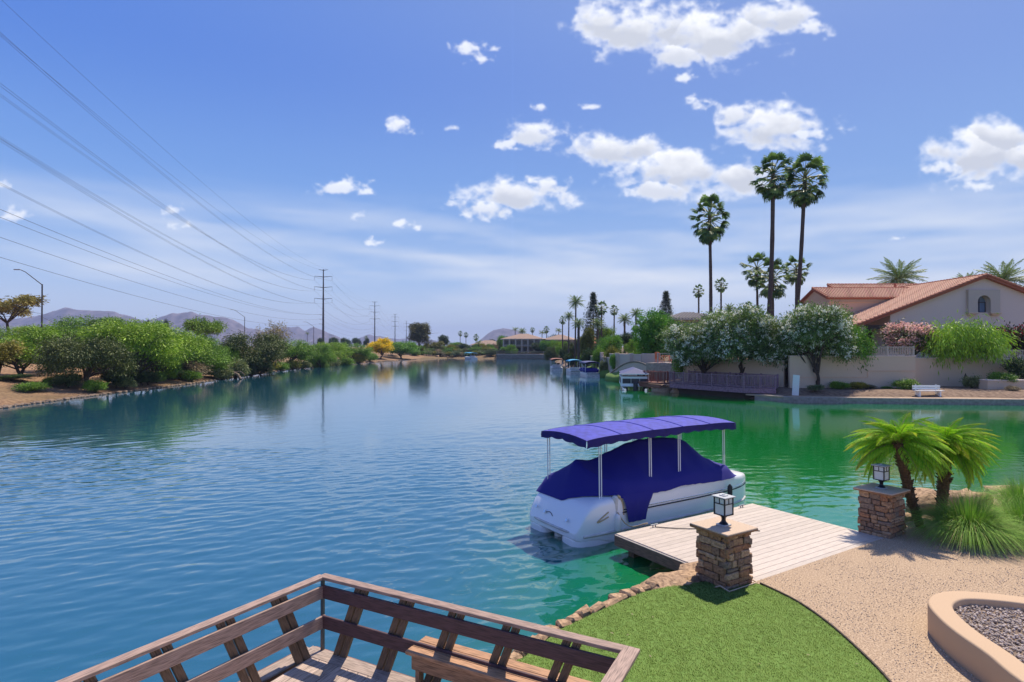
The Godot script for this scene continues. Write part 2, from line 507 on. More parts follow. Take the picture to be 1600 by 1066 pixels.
func sheet(xs: PackedFloat32Array, ds: PackedFloat32Array, height: Callable, colour: Callable) -> ArrayMesh:
	var nx := xs.size()
	var nd := ds.size()
	var v := PackedVector3Array()
	var c := PackedColorArray()
	v.resize(nx * nd)
	c.resize(nx * nd)
	for q in nd:
		for k in nx:
			var h: float = height.call(xs[k], ds[q])
			v[q * nx + k] = Vector3(xs[k], h, -ds[q])
			c[q * nx + k] = colour.call(xs[k], ds[q], h)
	var nn := PackedVector3Array()
	nn.resize(nx * nd)
	for q in nd:
		for k in nx:
			var a := v[q * nx + maxi(k - 1, 0)]
			var b := v[q * nx + mini(k + 1, nx - 1)]
			var e := v[maxi(q - 1, 0) * nx + k]
			var f := v[mini(q + 1, nd - 1) * nx + k]
			nn[q * nx + k] = (b - a).cross(f - e).normalized()
	var i := PackedInt32Array()
	i.resize((nx - 1) * (nd - 1) * 6)
	var w := 0
	for q in nd - 1:
		for k in nx - 1:
			var s := q * nx + k
			i[w] = s; i[w + 1] = s + nx; i[w + 2] = s + nx + 1; i[w + 3] = s; i[w + 4] = s + nx + 1; i[w + 5] = s + 1
			w += 6
	var a := []
	a.resize(Mesh.ARRAY_MAX)
	a[Mesh.ARRAY_VERTEX] = v; a[Mesh.ARRAY_NORMAL] = nn; a[Mesh.ARRAY_COLOR] = c; a[Mesh.ARRAY_INDEX] = i
	var m := ArrayMesh.new()
	m.add_surface_from_arrays(Mesh.PRIMITIVE_TRIANGLES, a)
	return m

func terrain() -> void:
	nz.frequency = 0.02
	nz.fractal_octaves = 4
	var xs := axis(-72, 62, 1.35, -4200, 4200)
	var ds := axis(-12, 214, 1.5, -700, 5200)
	var tone := func(x: float, d: float, h: float) -> Color:
		var n := nz.get_noise_2d(x * 2.0 + 50, d * 2.0)
		var sand := Color(0.44, 0.31, 0.21).lerp(Color(0.33, 0.23, 0.15), clampf(n + 0.4, 0, 1))
		if x < -20 and h < 0.3: sand *= 0.62
		if x > -20 and d < 150: return Color(0.25, 0.195, 0.17).lerp(Color(0.33, 0.26, 0.215), clampf(n + 0.5, 0, 1))
		if d > 146 and x > -30: return sand.lerp(Color(0.15, 0.14, 0.06), 0.6)
		return sand.lerp(Color(0.20, 0.18, 0.08), ss(0.0, 0.5, n) * 0.4 + 0.4 * ss(150, 400, d))
	struct("ground", sheet(xs, ds, func(x, d): return land(x, d), tone), M.ground)

func ripple(x: float, d: float) -> float:
	# wind ripples, long across and short along, dying away with calm lanes towards the far end
	var calm := nz.get_noise_2d(x * 2.2 + 400, d * 0.9)
	var amp := 0.0135 * (1.0 - 0.68 * ss(14, 38, d)) * (1.0 - 0.75 * ss(34, 62, d)) * clampf(0.95 + calm * 1.0, 0.25, 1.5)
	amp *= 1.0 - 0.62 * ss(-1.0, 5.0, x + 1.6 - 0.19 * d)
	var a := x * 0.96 + d * 0.28
	var b := d * 0.96 - x * 0.28
	var h := 0.62 * nz.get_noise_2d(a * 46.0, b * 118.0) + 0.36 * nz.get_noise_2d(a * 70.0 + b * 16.0 + 90, b * 178.0 - a * 12.0) + 0.3 * nz.get_noise_2d(a * 11.0 - b * 4.0 + 900, b * 27.0 + a * 3.0)
	return h * amp * 2.4

func water() -> void:
	var w := mat("water", Color(0.5, 0.5, 0.5), 0.035)
	w.vertex_color_use_as_albedo = true
	w.metallic_specular = 0.7
	w.clearcoat_enabled = true
	w.clearcoat = 0.55
	w.clearcoat_roughness = 0.08
	var f := FastNoiseLite.new()
	f.frequency = 0.02; f.fractal_octaves = 3
	var t := NoiseTexture2D.new()
	t.width = 1024; t.height = 1024; t.seamless = true; t.as_normal_map = true; t.bump_strength = 5.0; t.noise = f; t.generate_mipmaps = false
	w.normal_enabled = true
	w.normal_texture = t
	w.normal_scale = 0.08
	w.uv1_triplanar = true
	w.uv1_world_triplanar = true
	w.uv1_scale = Vector3(0.10, 0.10, 0.16)
	var tone := func(x: float, d: float, _h: float) -> Color:       # reflections painted in: green for dark dock and right bank, bluer for open sky
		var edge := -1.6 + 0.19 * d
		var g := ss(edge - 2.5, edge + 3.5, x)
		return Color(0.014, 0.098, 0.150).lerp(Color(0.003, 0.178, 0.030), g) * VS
	var zero := func(_x, _d): return -0.05
	var lines := func(a: float, b: float, s: float) -> PackedFloat32Array:
		var o := PackedFloat32Array()
		for k in int(round((b - a) / s)) + 1: o.append(a + k * s)
		return o
	var parts := [[-26.0, 27.0, 3.0, 24.0, 0.085], [-38.0, 42.0, 24.0, 64.0, 0.28]]
	var root := Node3D.new()
	root.name = "lake_water"
	root.set_meta("kind", "structure")
	add_child(root)
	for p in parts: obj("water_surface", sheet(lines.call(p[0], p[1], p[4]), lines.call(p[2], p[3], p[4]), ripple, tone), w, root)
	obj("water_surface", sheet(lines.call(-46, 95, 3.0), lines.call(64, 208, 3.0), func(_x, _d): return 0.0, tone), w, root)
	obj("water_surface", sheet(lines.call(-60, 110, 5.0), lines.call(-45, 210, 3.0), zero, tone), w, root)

func mountains() -> void:
	# silhouettes as surveyed: bearing x, top y; each range is a ridge with its own depth
	var ranges := [[2600.0, [[-60, 500], [40, 497], [75, 489], [100, 480], [120, 484], [150, 485], [175, 487], [200, 494], [225, 501], [245, 497], [270, 490], [298, 487], [312, 492], [345, 495], [365, 500], [385, 512], [410, 517], [430, 533], [450, 540]]],
		[3100.0, [[400, 530], [425, 514], [450, 511], [466, 511], [476, 517], [490, 511], [505, 517], [525, 525], [540, 532], [548, 538]]], [3800.0, [[548, 536], [560, 529], [575, 523], [590, 525], [620, 530], [650, 527], [690, 534], [710, 540]]],
		[2900.0, [[738, 540], [750, 531], [760, 523], [772, 516], [785, 513], [797, 514], [806, 516], [815, 521], [830, 527], [860, 533], [880, 540]]]]
	for r in ranges:
		var m := MB.new()
		var z: float = r[0]
		var prof: Array = r[1]
		var rings := []
		var x0: float = prof[0][0]
		var x1: float = prof[-1][0]
		var nxn := int((x1 - x0) / 3.0)
		for k in nxn + 1:
			var px: float = lerpf(x0, x1, float(k) / nxn)
			var j := 0
			while j < prof.size() - 2 and prof[j + 1][0] < px: j += 1
			var t: float = clampf((px - prof[j][0]) / (prof[j + 1][0] - prof[j][0]), 0, 1)
			var top: float = EYE + (HOR - lerpf(prof[j][1], prof[j + 1][1], t)) * z / FOC
			var X := (px - 800.0) / FOC * z
			var ring := PackedVector3Array()
			for q in 21:
				var s := (q - 10) / 10.0
				var fall := pow(1.0 - absf(s), 1.25)
				var n := nz.get_noise_2d(X * 0.28, s * 150.0 + z) * 0.32 + nz.get_noise_2d(X * 0.9, s * 330.0) * 0.12
				var h := top * clampf(fall * (1.0 + n * absf(s) * 2.2), 0.0, 1.0) + nz.get_noise_2d(X * 0.8, 9.0) * 5.0 * fall - 2.0 * (1.0 - fall)
				ring.append(Vector3(X * (1.0 + s * 0.12), h, -z - s * 420.0))
			rings.append(ring)
		m.loft(rings, false, false, true)
		struct("mountain", m, M.mountain)

# ---------------------------------------------------------------- plants
func foliage(m: MB, lobes: Array, clumps: int, per: int, ln: float, wd: float, c0: Color, c1: Color, droop := 0.2, clr := 0.45, shell := 0.45) -> void:
	var vol := 0.0
	for l in lobes: vol += l[1].x * l[1].y * l[1].z
	for k in clumps:
		var pick := rg.randf() * vol
		var lo = lobes[0]
		for l in lobes:
			lo = l
			pick -= l[1].x * l[1].y * l[1].z
			if pick <= 0: break
		var dir := Vector3(rg.randfn(), rg.randfn(), rg.randfn()).normalized()
		var rr := pow(rg.randf(), shell)
		var at: Vector3 = lo[0] + Vector3(dir.x * lo[1].x, dir.y * lo[1].y, dir.z * lo[1].z) * rr
		var tone := rg.randf()
		var cs := clr * rg.randf_range(0.6, 1.3)
		for q in per:
			var off := Vector3(rg.randfn(), rg.randfn() * 0.75, rg.randfn()) * cs * 0.55
			var d := (off.normalized() * 0.7 + dir * 0.5 + Vector3(rg.randfn(), rg.randfn(), rg.randfn()) * 0.6 + Vector3.DOWN * droop * 2.0).normalized()
			var side := d.cross(Vector3(rg.randfn(), rg.randfn(), rg.randfn())).normalized()
			m.col = c0.lerp(c1, clampf(tone * 0.85 + rg.randf() * 0.3, 0, 1)) * VS * rg.randf_range(0.8, 1.15)
			m.leaf(at + off, d, side, ln * rg.randf_range(0.7, 1.3), wd * rg.randf_range(0.7, 1.2))

func limbs(m: MB, base_r: float, fork: float, tips: Array, lean := Vector3.ZERO, twigs := 3) -> void:
	var top := Vector3(lean.x, fork, lean.z)
	m.tube([Vector3(0, -0.4, 0), Vector3(lean.x * 0.2, fork * 0.3, lean.z * 0.3), Vector3(lean.x * 0.7, fork * 0.7, lean.z * 0.6), top], [base_r * 1.25, base_r, base_r * 0.85, base_r * 0.75], 8)
	for t in tips:
		var mid: Vector3 = top.lerp(t, 0.5) + Vector3(rg.randfn(), rg.randf(), rg.randfn()) * 0.12 * (t - top).length()
		m.tube([top - Vector3(0, 0.1, 0), top.lerp(mid, 0.5), mid, t], [base_r * 0.6, base_r * 0.48, base_r * 0.34, base_r * 0.1], 6)
		for q in twigs:
			var e: Vector3 = mid.lerp(t, rg.randf()) + Vector3(rg.randfn(), rg.randfn() * 0.6 + 0.2, rg.randfn()) * 0.3 * (t - top).length()
			m.tube([mid, mid.lerp(e, 0.5) + Vector3(0, 0.1, 0), e], [base_r * 0.25, base_r * 0.16, base_r * 0.05], 4)

func spread(c: Vector3, r: Vector3, count: int, lr: float) -> Array:       # lobes spread through an ellipsoid
	var o := []
	for k in count:
		var a := TAU * (k + rg.randf() * 0.6) / count
		var e := rg.randf_range(-0.35, 0.8)
		var p := c + Vector3(cos(a) * r.x * (1 - lr) * sqrt(1 - e * e), e * r.y * (1 - lr), sin(a) * r.z * (1 - lr) * sqrt(1 - e * e))
		var q := lr * rg.randf_range(0.75, 1.25)
		o.append([p, Vector3(r.x * q, r.y * q, r.z * q)])
	o.append([c, r * lr])
	return o

var P := {}      # tree prototypes: {trunk, crown, h, w, and more}

func proto(key: String, h: float, w: float, c: Vector3, r: Vector3, nl: int, lr: float, clumps: int, per: int, ln: float, wd: float, c0: Color, c1: Color, o := {}) -> Dictionary:
	rg.seed = hash(key)
	var lobes := spread(c, r, nl, lr)
	var cr := MB.new()
	foliage(cr, lobes, clumps, per, ln, wd, c0, c1, o.get("droop", 0.2), o.get("clr", 0.45), o.get("shell", 0.45))
	var tr := MB.new()
	var tips := []
	for l in lobes.slice(0, mini(lobes.size(), 7)): tips.append(l[0])
	for s in o.get("stems", 1):
		limbs(tr, o.get("tr", 0.14), o.get("fork", h * 0.3), tips, Vector3(rg.randf_range(-0.3, 0.3), 0, rg.randf_range(-0.3, 0.3)) * h * 0.2, o.get("twigs", 3))
	var p := {"trunk": tr.mesh(), "crown": cr.mesh(), "h": h, "w": w, "bark": o.get("bark", "bark")}
	if o.has("petals"):
		var pm := MB.new()
		var outer := []
		for l in lobes: outer.append([l[0], l[1] * o.get("bloom", 1.0)])
		foliage(pm, outer, o.petals[0], o.petals[1], o.petals[2], o.petals[2] * 0.5, o.petals[3] * 0.5, o.petals[4] * 0.5, 0.0, o.petals[5] if o.petals.size() > 5 else 0.12, 0.16)
		p.petals = pm.mesh()
	P[key] = p
	return p

func tint(key: String, px: float) -> Material:
	if key.begins_with("oleander") or key == "lush" or key == "ficus": return M.leaf
	if key.begins_with("olive") or key == "dark": return M.leaf1
	if key.begins_with("mesquite"): return M[["leaf0", "leaf2", "leaf3"][int(absf(px) / 17.0) % 3]]
	return M["leaf%d" % (2 + int(absf(px)) % 2)]

func tree(called: String, label: String, category: String, key: String, px: float, top: float, wpx: float, z: float, group := "", base = null, yaw = null) -> Node3D:
	# a tree at bearing px and distance z, as tall and wide as surveyed
	var p: Dictionary = P[key]
	var at := Vector3((px - 800.0) / FOC * z, 0, -z)
	at.y = land(at.x, z) if base == null else base
	var h := EYE + (HOR - top) * z / FOC - at.y
	var w := wpx * z / FOC
	var o := thing(called, label, category, at, yaw if yaw != null else fposmod(px * 0.713, TAU), group)
	var s := Vector3(w / p.w, h / p.h, w / p.w)
	var parts := [["trunk", p.trunk, M[p.bark]], ["crown", p.crown, tint(key, px)]]
	if p.has("petals"): parts.append(["blossoms", p.petals, M.petal])
	for q in parts:
		obj(q[0], q[1], q[2], o).scale = s
	return o

func species() -> void:
	var g0 := Color(0.045, 0.12, 0.012)
	var g1 := Color(0.15, 0.31, 0.03)
	for k in 3: proto("mesquite%d" % k, 6.0, 7.5, Vector3(0, 2.9, 0), Vector3(3.75, 3.0, 3.5), 17, 0.29, 400, 58, 0.23, 0.036, Color(0.03, 0.085, 0.008), Color(0.21, 0.36, 0.028), {"droop": 0.3, "clr": 0.55, "fork": 0.9, "stems": 2, "shell": 0.36})
	for k in 2: proto("olive%d" % k, 6.0, 7.0, Vector3(0, 2.7, 0), Vector3(3.4, 3.1, 3.3), 12, 0.29, 420, 56, 0.22, 0.035, Color(0.04, 0.06, 0.012), Color(0.17, 0.18, 0.04), {"droop": 0.5, "clr": 0.55, "fork": 1.1, "stems": 2})
	proto("sparse", 7.0, 6.0, Vector3(0, 4.8, 0), Vector3(2.9, 2.3, 2.9), 8, 0.3, 120, 50, 0.3, 0.06, Color(0.10, 0.10, 0.02), Color(0.26, 0.23, 0.06), {"fork": 2.4, "twigs": 6})
	proto("umbrella", 5.0, 5.6, Vector3(0, 3.9, 0), Vector3(2.7, 1.0, 2.7), 9, 0.4, 130, 50, 0.3, 0.05, Color(0.08, 0.15, 0.012), Color(0.2, 0.31, 0.03), {"fork": 1.5, "tr": 0.2, "twigs": 4})
	proto("bare", 5.0, 5.0, Vector3(0, 3.0, 0), Vector3(2.4, 1.9, 2.4), 9, 0.35, 70, 40, 0.3, 0.03, Color(0.15, 0.13, 0.07), Color(0.26, 0.22, 0.13), {"fork": 0.8, "stems": 3, "twigs": 9, "tr": 0.1})
	proto("yellow", 5.0, 5.5, Vector3(0, 2.9, 0), Vector3(2.7, 2.1, 2.6), 8, 0.42, 170, 45, 0.3, 0.06, Color(0.16, 0.17, 0.01), Color(0.4, 0.33, 0.01), {"fork": 0.9, "petals": [420, 18, 0.2, Color(0.85, 0.58, 0.005), Color(0.95, 0.72, 0.02), 0.5]})
	proto("eucalyptus", 9.0, 6.4, Vector3(0, 4.7, 0), Vector3(2.9, 4.3, 2.9), 13, 0.30, 330, 50, 0.34, 0.06, Color(0.035, 0.045, 0.022), Color(0.11, 0.115, 0.06), {"droop": 0.6, "fork": 2.0, "clr": 0.6})
	for k in 2: proto("oleander%d" % k, 6.2, 6.0, Vector3(0, 3.35, 0), Vector3(3.1, 2.95, 2.9), 15, 0.36, 640, 54, 0.21, 0.034, Color(0.032, 0.065, 0.018), Color(0.17, 0.25, 0.06), {"droop": 0.1, "clr": 0.55, "fork": 1.0, "tr": 0.15, "stems": 2, "shell": 0.33, "bloom": 1.1, "petals": [820, 12, 0.12, Color(0.82, 0.82, 0.7), Color(0.92, 0.92, 0.84), 0.13]})
	proto("ficus", 4.6, 4.9, Vector3(0, 2.35, 0), Vector3(2.4, 2.25, 2.4), 9, 0.8, 620, 56, 0.16, 0.04, Color(0.025, 0.105, 0.007), Color(0.12, 0.30, 0.018), {"clr": 0.27, "fork": 0.4, "shell": 0.2})
	proto("lush", 4.5, 5.5, Vector3(0, 2.25, 0), Vector3(2.7, 2.2, 2.6), 9, 0.45, 330, 54, 0.2, 0.045, Color(0.035, 0.10, 0.01), Color(0.15, 0.31, 0.03), {"fork": 0.5, "shell": 0.35})
	proto("dark", 5.0, 5.0, Vector3(0, 2.4, 0), Vector3(2.45, 2.4, 2.4), 9, 0.42, 280, 52, 0.2, 0.045, Color(0.018, 0.042, 0.012), Color(0.075, 0.125, 0.028), {"fork": 0.6})
	proto("goldleaf", 5.0, 4.5, Vector3(0, 3.0, 0), Vector3(2.1, 1.9, 2.1), 8, 0.4, 150, 46, 0.26, 0.06, Color(0.08, 0.09, 0.015), Color(0.21, 0.19, 0.035), {"fork": 1.2})
	proto("weeping", 5.0, 6.4, Vector3(0, 2.7, 0), Vector3(3.1, 2.2, 2.6), 11, 0.36, 250, 50, 0.36, 0.035, Color(0.09, 0.18, 0.012), Color(0.3, 0.5, 0.05), {"droop": 0.75, "clr": 0.8, "fork": 2.0, "twigs": 5})
	proto("pinkbush", 3.2, 4.2, Vector3(0, 1.7, 0), Vector3(2.0, 1.45, 1.5), 8, 0.42, 150, 46, 0.2, 0.05, Color(0.05, 0.06, 0.02), Color(0.14, 0.15, 0.06), {"fork": 0.4, "bloom": 1.1, "petals": [620, 14, 0.13, Color(0.76, 0.42, 0.37), Color(0.9, 0.64, 0.56), 0.22]})
	proto("redbush", 3.0, 4.2, Vector3(0, 1.6, 0), Vector3(2.0, 1.35, 1.5), 8, 0.42, 150, 50, 0.2, 0.05, Color(0.015, 0.02, 0.008), Color(0.05, 0.05, 0.02), {"fork": 0.4, "petals": [120, 11, 0.12, Color(0.2, 0.01, 0.03), Color(0.4, 0.02, 0.05), 0.22]})
	proto("shrub", 1.6, 2.2, Vector3(0, 0.75, 0), Vector3(1.05, 0.8, 1.0), 8, 0.5, 170, 46, 0.13, 0.026, Color(0.04, 0.10, 0.01), Color(0.15, 0.29, 0.03), {"fork": 0.15, "tr": 0.05, "clr": 0.3, "stems": 3, "twigs": 1})
	proto("dryshrub", 1.8, 2.4, Vector3(0, 0.9, 0), Vector3(1.1, 0.85, 1.0), 7, 0.42, 90, 40, 0.22, 0.025, Color(0.11, 0.09, 0.07), Color(0.26, 0.22, 0.17), {"fork": 0.15, "tr": 0.05, "clr": 0.32, "stems": 3, "twigs": 3})
	proto("goldshrub", 1.7, 2.3, Vector3(0, 0.85, 0), Vector3(1.1, 0.8, 1.0), 7, 0.42, 90, 42, 0.2, 0.035, Color(0.10, 0.11, 0.015), Color(0.28, 0.27, 0.04), {"fork": 0.15, "tr": 0.05, "clr": 0.32, "stems": 3, "twigs": 1})
	proto("sage", 1.6, 2.2, Vector3(0, 0.8, 0), Vector3(1.05, 0.75, 1.0), 7, 0.45, 90, 42, 0.18, 0.04, Color(0.06, 0.085, 0.04), Color(0.19, 0.23, 0.11), {"fork": 0.15, "tr": 0.05, "clr": 0.3, "stems": 3, "twigs": 1})
	# a conifer with tiers of drooping branches
	rg.seed = 5
	var cr := MB.new()
	var tr := MB.new()
	tr.tube([Vector3(0, -0.3, 0), Vector3(0, 5, 0), Vector3(0, 10, 0)], [0.24, 0.15, 0.03], 7)
	for k in 17:
		var y := 1.8 + k * 0.48
		var reach := 4.6 * (1.0 - (y - 1.0) / 8.8) + 0.12
		for q in 8:
			var a := TAU * (q + rg.randf() * 0.7) / 8.0 + k
			var d := Vector3(cos(a), -0.1, sin(a))
			var l := reach * rg.randf_range(0.45, 1.2)
			tr.tube([Vector3(0, y, 0), Vector3(0, y, 0) + d * l], [0.04, 0.01], 4)
			for j in 60:
				var t := rg.randf_range(0.3, 1.05)
				cr.col = Color(0.02, 0.032, 0.018).lerp(Color(0.075, 0.095, 0.05), rg.randf()) * VS
				var dd := (d + Vector3(rg.randfn(), rg.randfn() * 0.6 + 0.15, rg.randfn()) * 0.8).normalized()
				cr.leaf(Vector3(0, y, 0) + d * l * t + Vector3(rg.randfn(), rg.randfn(), rg.randfn()) * 0.17, dd, dd.cross(Vector3(rg.randfn(), 1, rg.randfn())).normalized(), 0.32, 0.045)
	P["conifer"] = {"trunk": tr.mesh(), "crown": cr.mesh(), "h": 10.0, "w": 5.0, "bark": "bark"}

# palms: a fan frond is a stalk with a pleated half disc of ribs, a feather frond a drooping rib with leaflets
func fan_frond(sd: int, c0: Color, c1: Color) -> MB:
	rg.seed = 100 + sd
	var m := MB.new()
	var tone := c0.lerp(c1, rg.randf()) * VS
	m.col = Color(0.16, 0.17, 0.05) * VS
	m.tube([Vector3(0, 0, 0), Vector3(0.42, 0.04, 0), Vector3(0.80, -0.02, 0)], [0.03, 0.018, 0.012], 4)
	for k in 26:
		var a := lerpf(-1.5, 1.5, k / 25.0)
		var d := Vector3(cos(a), 0.12 * cos(a * 2) - 0.10, sin(a)).normalized()
		var l := (0.60 - 0.14 * absf(a) / 1.5) * rg.randf_range(0.9, 1.08)
		m.col = tone * rg.randf_range(0.8, 1.2)
		var p := Vector3(0.78, -0.02, 0)
		var side := d.cross(Vector3.UP).normalized()
		var tip := p + d * l * 0.62
		m.leaf(p, d, (side + Vector3.UP * rg.randf_range(-0.4, 0.4)).normalized(), l * 0.7, 0.034)
		var dn := (d + Vector3.DOWN * rg.randf_range(0.5, 1.5)).normalized()
		m.leaf(tip - d * 0.08, dn, side, l * 0.45, 0.03)
	return m

func feather_frond(sd: int, ln: float, leaf_l: float, n: int, arch: float, w: float, c0: Color, c1: Color, tipc: Color) -> MB:
	rg.seed = 200 + sd
	var m := MB.new()
	var pts := []
	var k_tip := rg.randf()
	for k in 9:
		var t := k / 8.0
		pts.append(Vector3(ln * (t - 0.18 * arch * t * t * t), -arch * ln * 0.62 * t * t, ln * 0.05 * sin(t * 3.0) * (k_tip - 0.5)))
	m.col = Color(0.2, 0.22, 0.05) * VS
	m.tube(pts, [ln * 0.016, ln * 0.013, ln * 0.012, ln * 0.010, ln * 0.008, ln * 0.007, ln * 0.006, ln * 0.004, ln * 0.002], 4, false)
	for k in n:
		var t := lerpf(0.12, 1.0, (k + 0.5) / n)
		var f := t * 8.0
		var j := mini(int(f), 7)
		var p: Vector3 = pts[j].lerp(pts[j + 1], f - j)
		var tan_: Vector3 = (pts[j + 1] - pts[j]).normalized()
		for s in [-1.0, 1.0]:
			var d := (Vector3(0, 0, s) * 1.0 + tan_ * (0.45 + 0.6 * t) + Vector3.UP * rg.randf_range(-0.35, 0.35) + Vector3.DOWN * 0.25).normalized()
			var l := leaf_l * sin(PI * clampf(0.12 + t * 0.86, 0, 1)) * rg.randf_range(0.85, 1.15)
			m.col = c0.lerp(c1, rg.randf()).lerp(tipc, clampf((t - 0.55) * 2.0 * k_tip, 0, 1)) * VS
			var side := d.cross(Vector3.UP).normalized() if absf(d.y) < 0.95 else Vector3.RIGHT
			m.leaf(p, d, side, l * 0.6, w)
			var d2 := (d + Vector3.DOWN * 0.75).normalized()
			m.leaf(p + d * l * 0.5, d2, side, l * 0.55, w * 0.8)
	return m

func frond_turn(a: float, e: float, roll := 0.0) -> Basis:       # frond along +x turned to azimuth a and lifted by e
	return Basis(Vector3.UP, a) * Basis(Vector3(0, 0, 1), e) * Basis(Vector3.RIGHT, roll)

func merged(meshes: Array, where: Array) -> ArrayMesh:
	var st := SurfaceTool.new()
	for k in where.size(): st.append_from(meshes[k % meshes.size()], 0, where[k])
	return st.commit()

var fans := []
var dates := []
var pygmy := []

func palm_kit() -> void:
	for k in 4: fans.append(fan_frond(k, Color(0.03, 0.065, 0.016), Color(0.12, 0.19, 0.045)).mesh())
	for k in 3: dates.append(feather_frond(k, 2.6, 0.5, 26, 0.55, 0.035, Color(0.04, 0.075, 0.02), Color(0.11, 0.16, 0.055), Color(0.1, 0.13, 0.04)).mesh())
	for k in 5: pygmy.append(feather_frond(10 + k, 0.93, 0.22, 66, 1.15, 0.0072, Color(0.11, 0.31, 0.012), Color(0.36, 0.62, 0.03), Color(0.55, 0.45, 0.05)).mesh())
	rg.seed = 9
	for kind in ["fan", "date", "queen"]:
		for q in 2:
			var w := []
			var n: int = {"fan": 36, "date": 44, "queen": 26}[kind]
			for k in n:
				var t := k / float(n)
				var e: float = lerpf(1.3, -1.2, pow(t, 0.8)) if kind == "fan" else lerpf(1.25, -0.55, t) if kind == "date" else lerpf(1.1, -0.3, t)
				var s := rg.randf_range(0.85, 1.1)
				w.append(Transform3D(frond_turn(k * 2.4 + rg.randf() * 0.5, e + rg.randf_range(-0.15, 0.15), rg.randf_range(-0.4, 0.4)).scaled(Vector3.ONE * s), Vector3(0, -0.35 * t if kind == "fan" else 0.0, 0)))
			P["palm_%s%d" % [kind, q]] = merged(fans if kind == "fan" else dates, w)

func palm_trunk(foot: Vector3, top: Vector3, r0: float, r1: float, bend := 0.0, rings := 14) -> MB:
	var m := MB.new()
	var pts := []
	var rad := []
	for k in rings + 1:
		var t := k / float(rings)
		var p := foot.lerp(top, t)
		p.x += bend * sin(PI * t)
		pts.append(p)
		rad.append(lerpf(r0, r1, pow(t, 0.55)) * (1.0 + 0.05 * sin(k * 2.3)) * (1.0 + 0.35 * pow(1.0 - t, 10.0)))
	m.tube(pts, rad, 9)
	return m

func palm(label: String, px: float, crown_y: float, wpx: float, z: float, kind := "fan0", foot_px = null, r := 0.17, group := "", bend := 0.0, each := false) -> Node3D:
	var fx: float = px if foot_px == null else foot_px
	var foot := Vector3((fx - 800.0) / FOC * z, 0, -z)
	foot.y = land(foot.x, z)
	var top := D(px, crown_y, z)
	var o := thing("fan_palm" if kind.begins_with("fan") else "feather_palm", label, "palm", foot, 0.0, group)
	obj("trunk", palm_trunk(Vector3(0, -0.3, 0), top - foot, r * 1.15, r * 0.8, bend), M.bark_palm, o)
	var reach := 1.32 if kind.begins_with("fan") else 2.5
	var s := wpx * z / FOC / 2.0 / reach
	var turn := fposmod(px * 1.37, TAU)
	if not each:
		obj("crown", P["palm_" + kind], M.frond, o, top - foot, Basis(Vector3.UP, turn).scaled(Vector3.ONE * s))
		return o
	rg.seed = int(px)
	for k in 50:
		var t := k / 50.0
		var e := lerpf(1.35, -1.3, pow(t, 0.8)) + rg.randf_range(-0.15, 0.15)
		obj("frond", fans[k % 4], M.frond, o, top - foot + Vector3(0, -0.55 * t * s, 0), frond_turn(turn + k * 2.4 + rg.randf() * 0.4, e, rg.randf_range(-0.5, 0.5)).scaled(Vector3.ONE * s * rg.randf_range(0.85, 1.1)))
	return o

# ---------------------------------------------------------------- foreground
const UY := 0.555                     # yaw of everything laid out along the dock

func flat(poly: PackedVector2Array, y: float, skirt := 0.0) -> MB:      # a sheet over a plan polygon (x, depth), with its edge going down
	var m := MB.new()
	var idx := Geometry2D.triangulate_polygon(poly)
	for k in range(0, idx.size(), 3):
		var q := []
		for j in 3: q.append(Vector3(poly[idx[k + j]].x, y, -poly[idx[k + j]].y))
		m.poly(q, Vector3(q[0].x, y - 5.0, q[0].z))
	if skirt > 0.0:
		for k in poly.size():
			var a := poly[k]
			var b := poly[(k + 1) % poly.size()]
			m.poly([Vector3(a.x, y, -a.y), Vector3(b.x, y, -b.y), Vector3(b.x, y - skirt, -b.y), Vector3(a.x, y - skirt, -a.y)])
	return m

func smooth_line(p: Array, sub := 6) -> Array:
	var o := []
	for k in p.size() - 1:
		var a = p[maxi(k - 1, 0)]
		var d = p[mini(k + 2, p.size() - 1)]
		for j in sub: o.append(p[k].cubic_interpolate(p[k + 1], a, d, j / float(sub)))
	o.append(p[-1])
	return o

func board(key: String, ln: float, w: float, th: float, shift: float, ch := 0.004) -> MB:      # grain runs along x; «shift» moves the wood pattern
	var m := MB.new()
	m.box(Vector3(shift * 1.7, shift * 0.61, shift * 0.83), Vector3(ln, th, w), Basis(), ch)
	return m

func plank(called: String, key: String, parent: Node, at: Vector3, ln: float, w: float, th: float, b := Basis(), sd := 0) -> MeshInstance3D:
	var k := sd % 7
	var s := float(k)
	var o := obj(called, board(key, ln, w, th, s), M[key], parent, Vector3.ZERO, b)
	o.position = at - b * Vector3(s * 1.7, s * 0.61, s * 0.83)
	return o

var lawn_poly := PackedVector2Array()

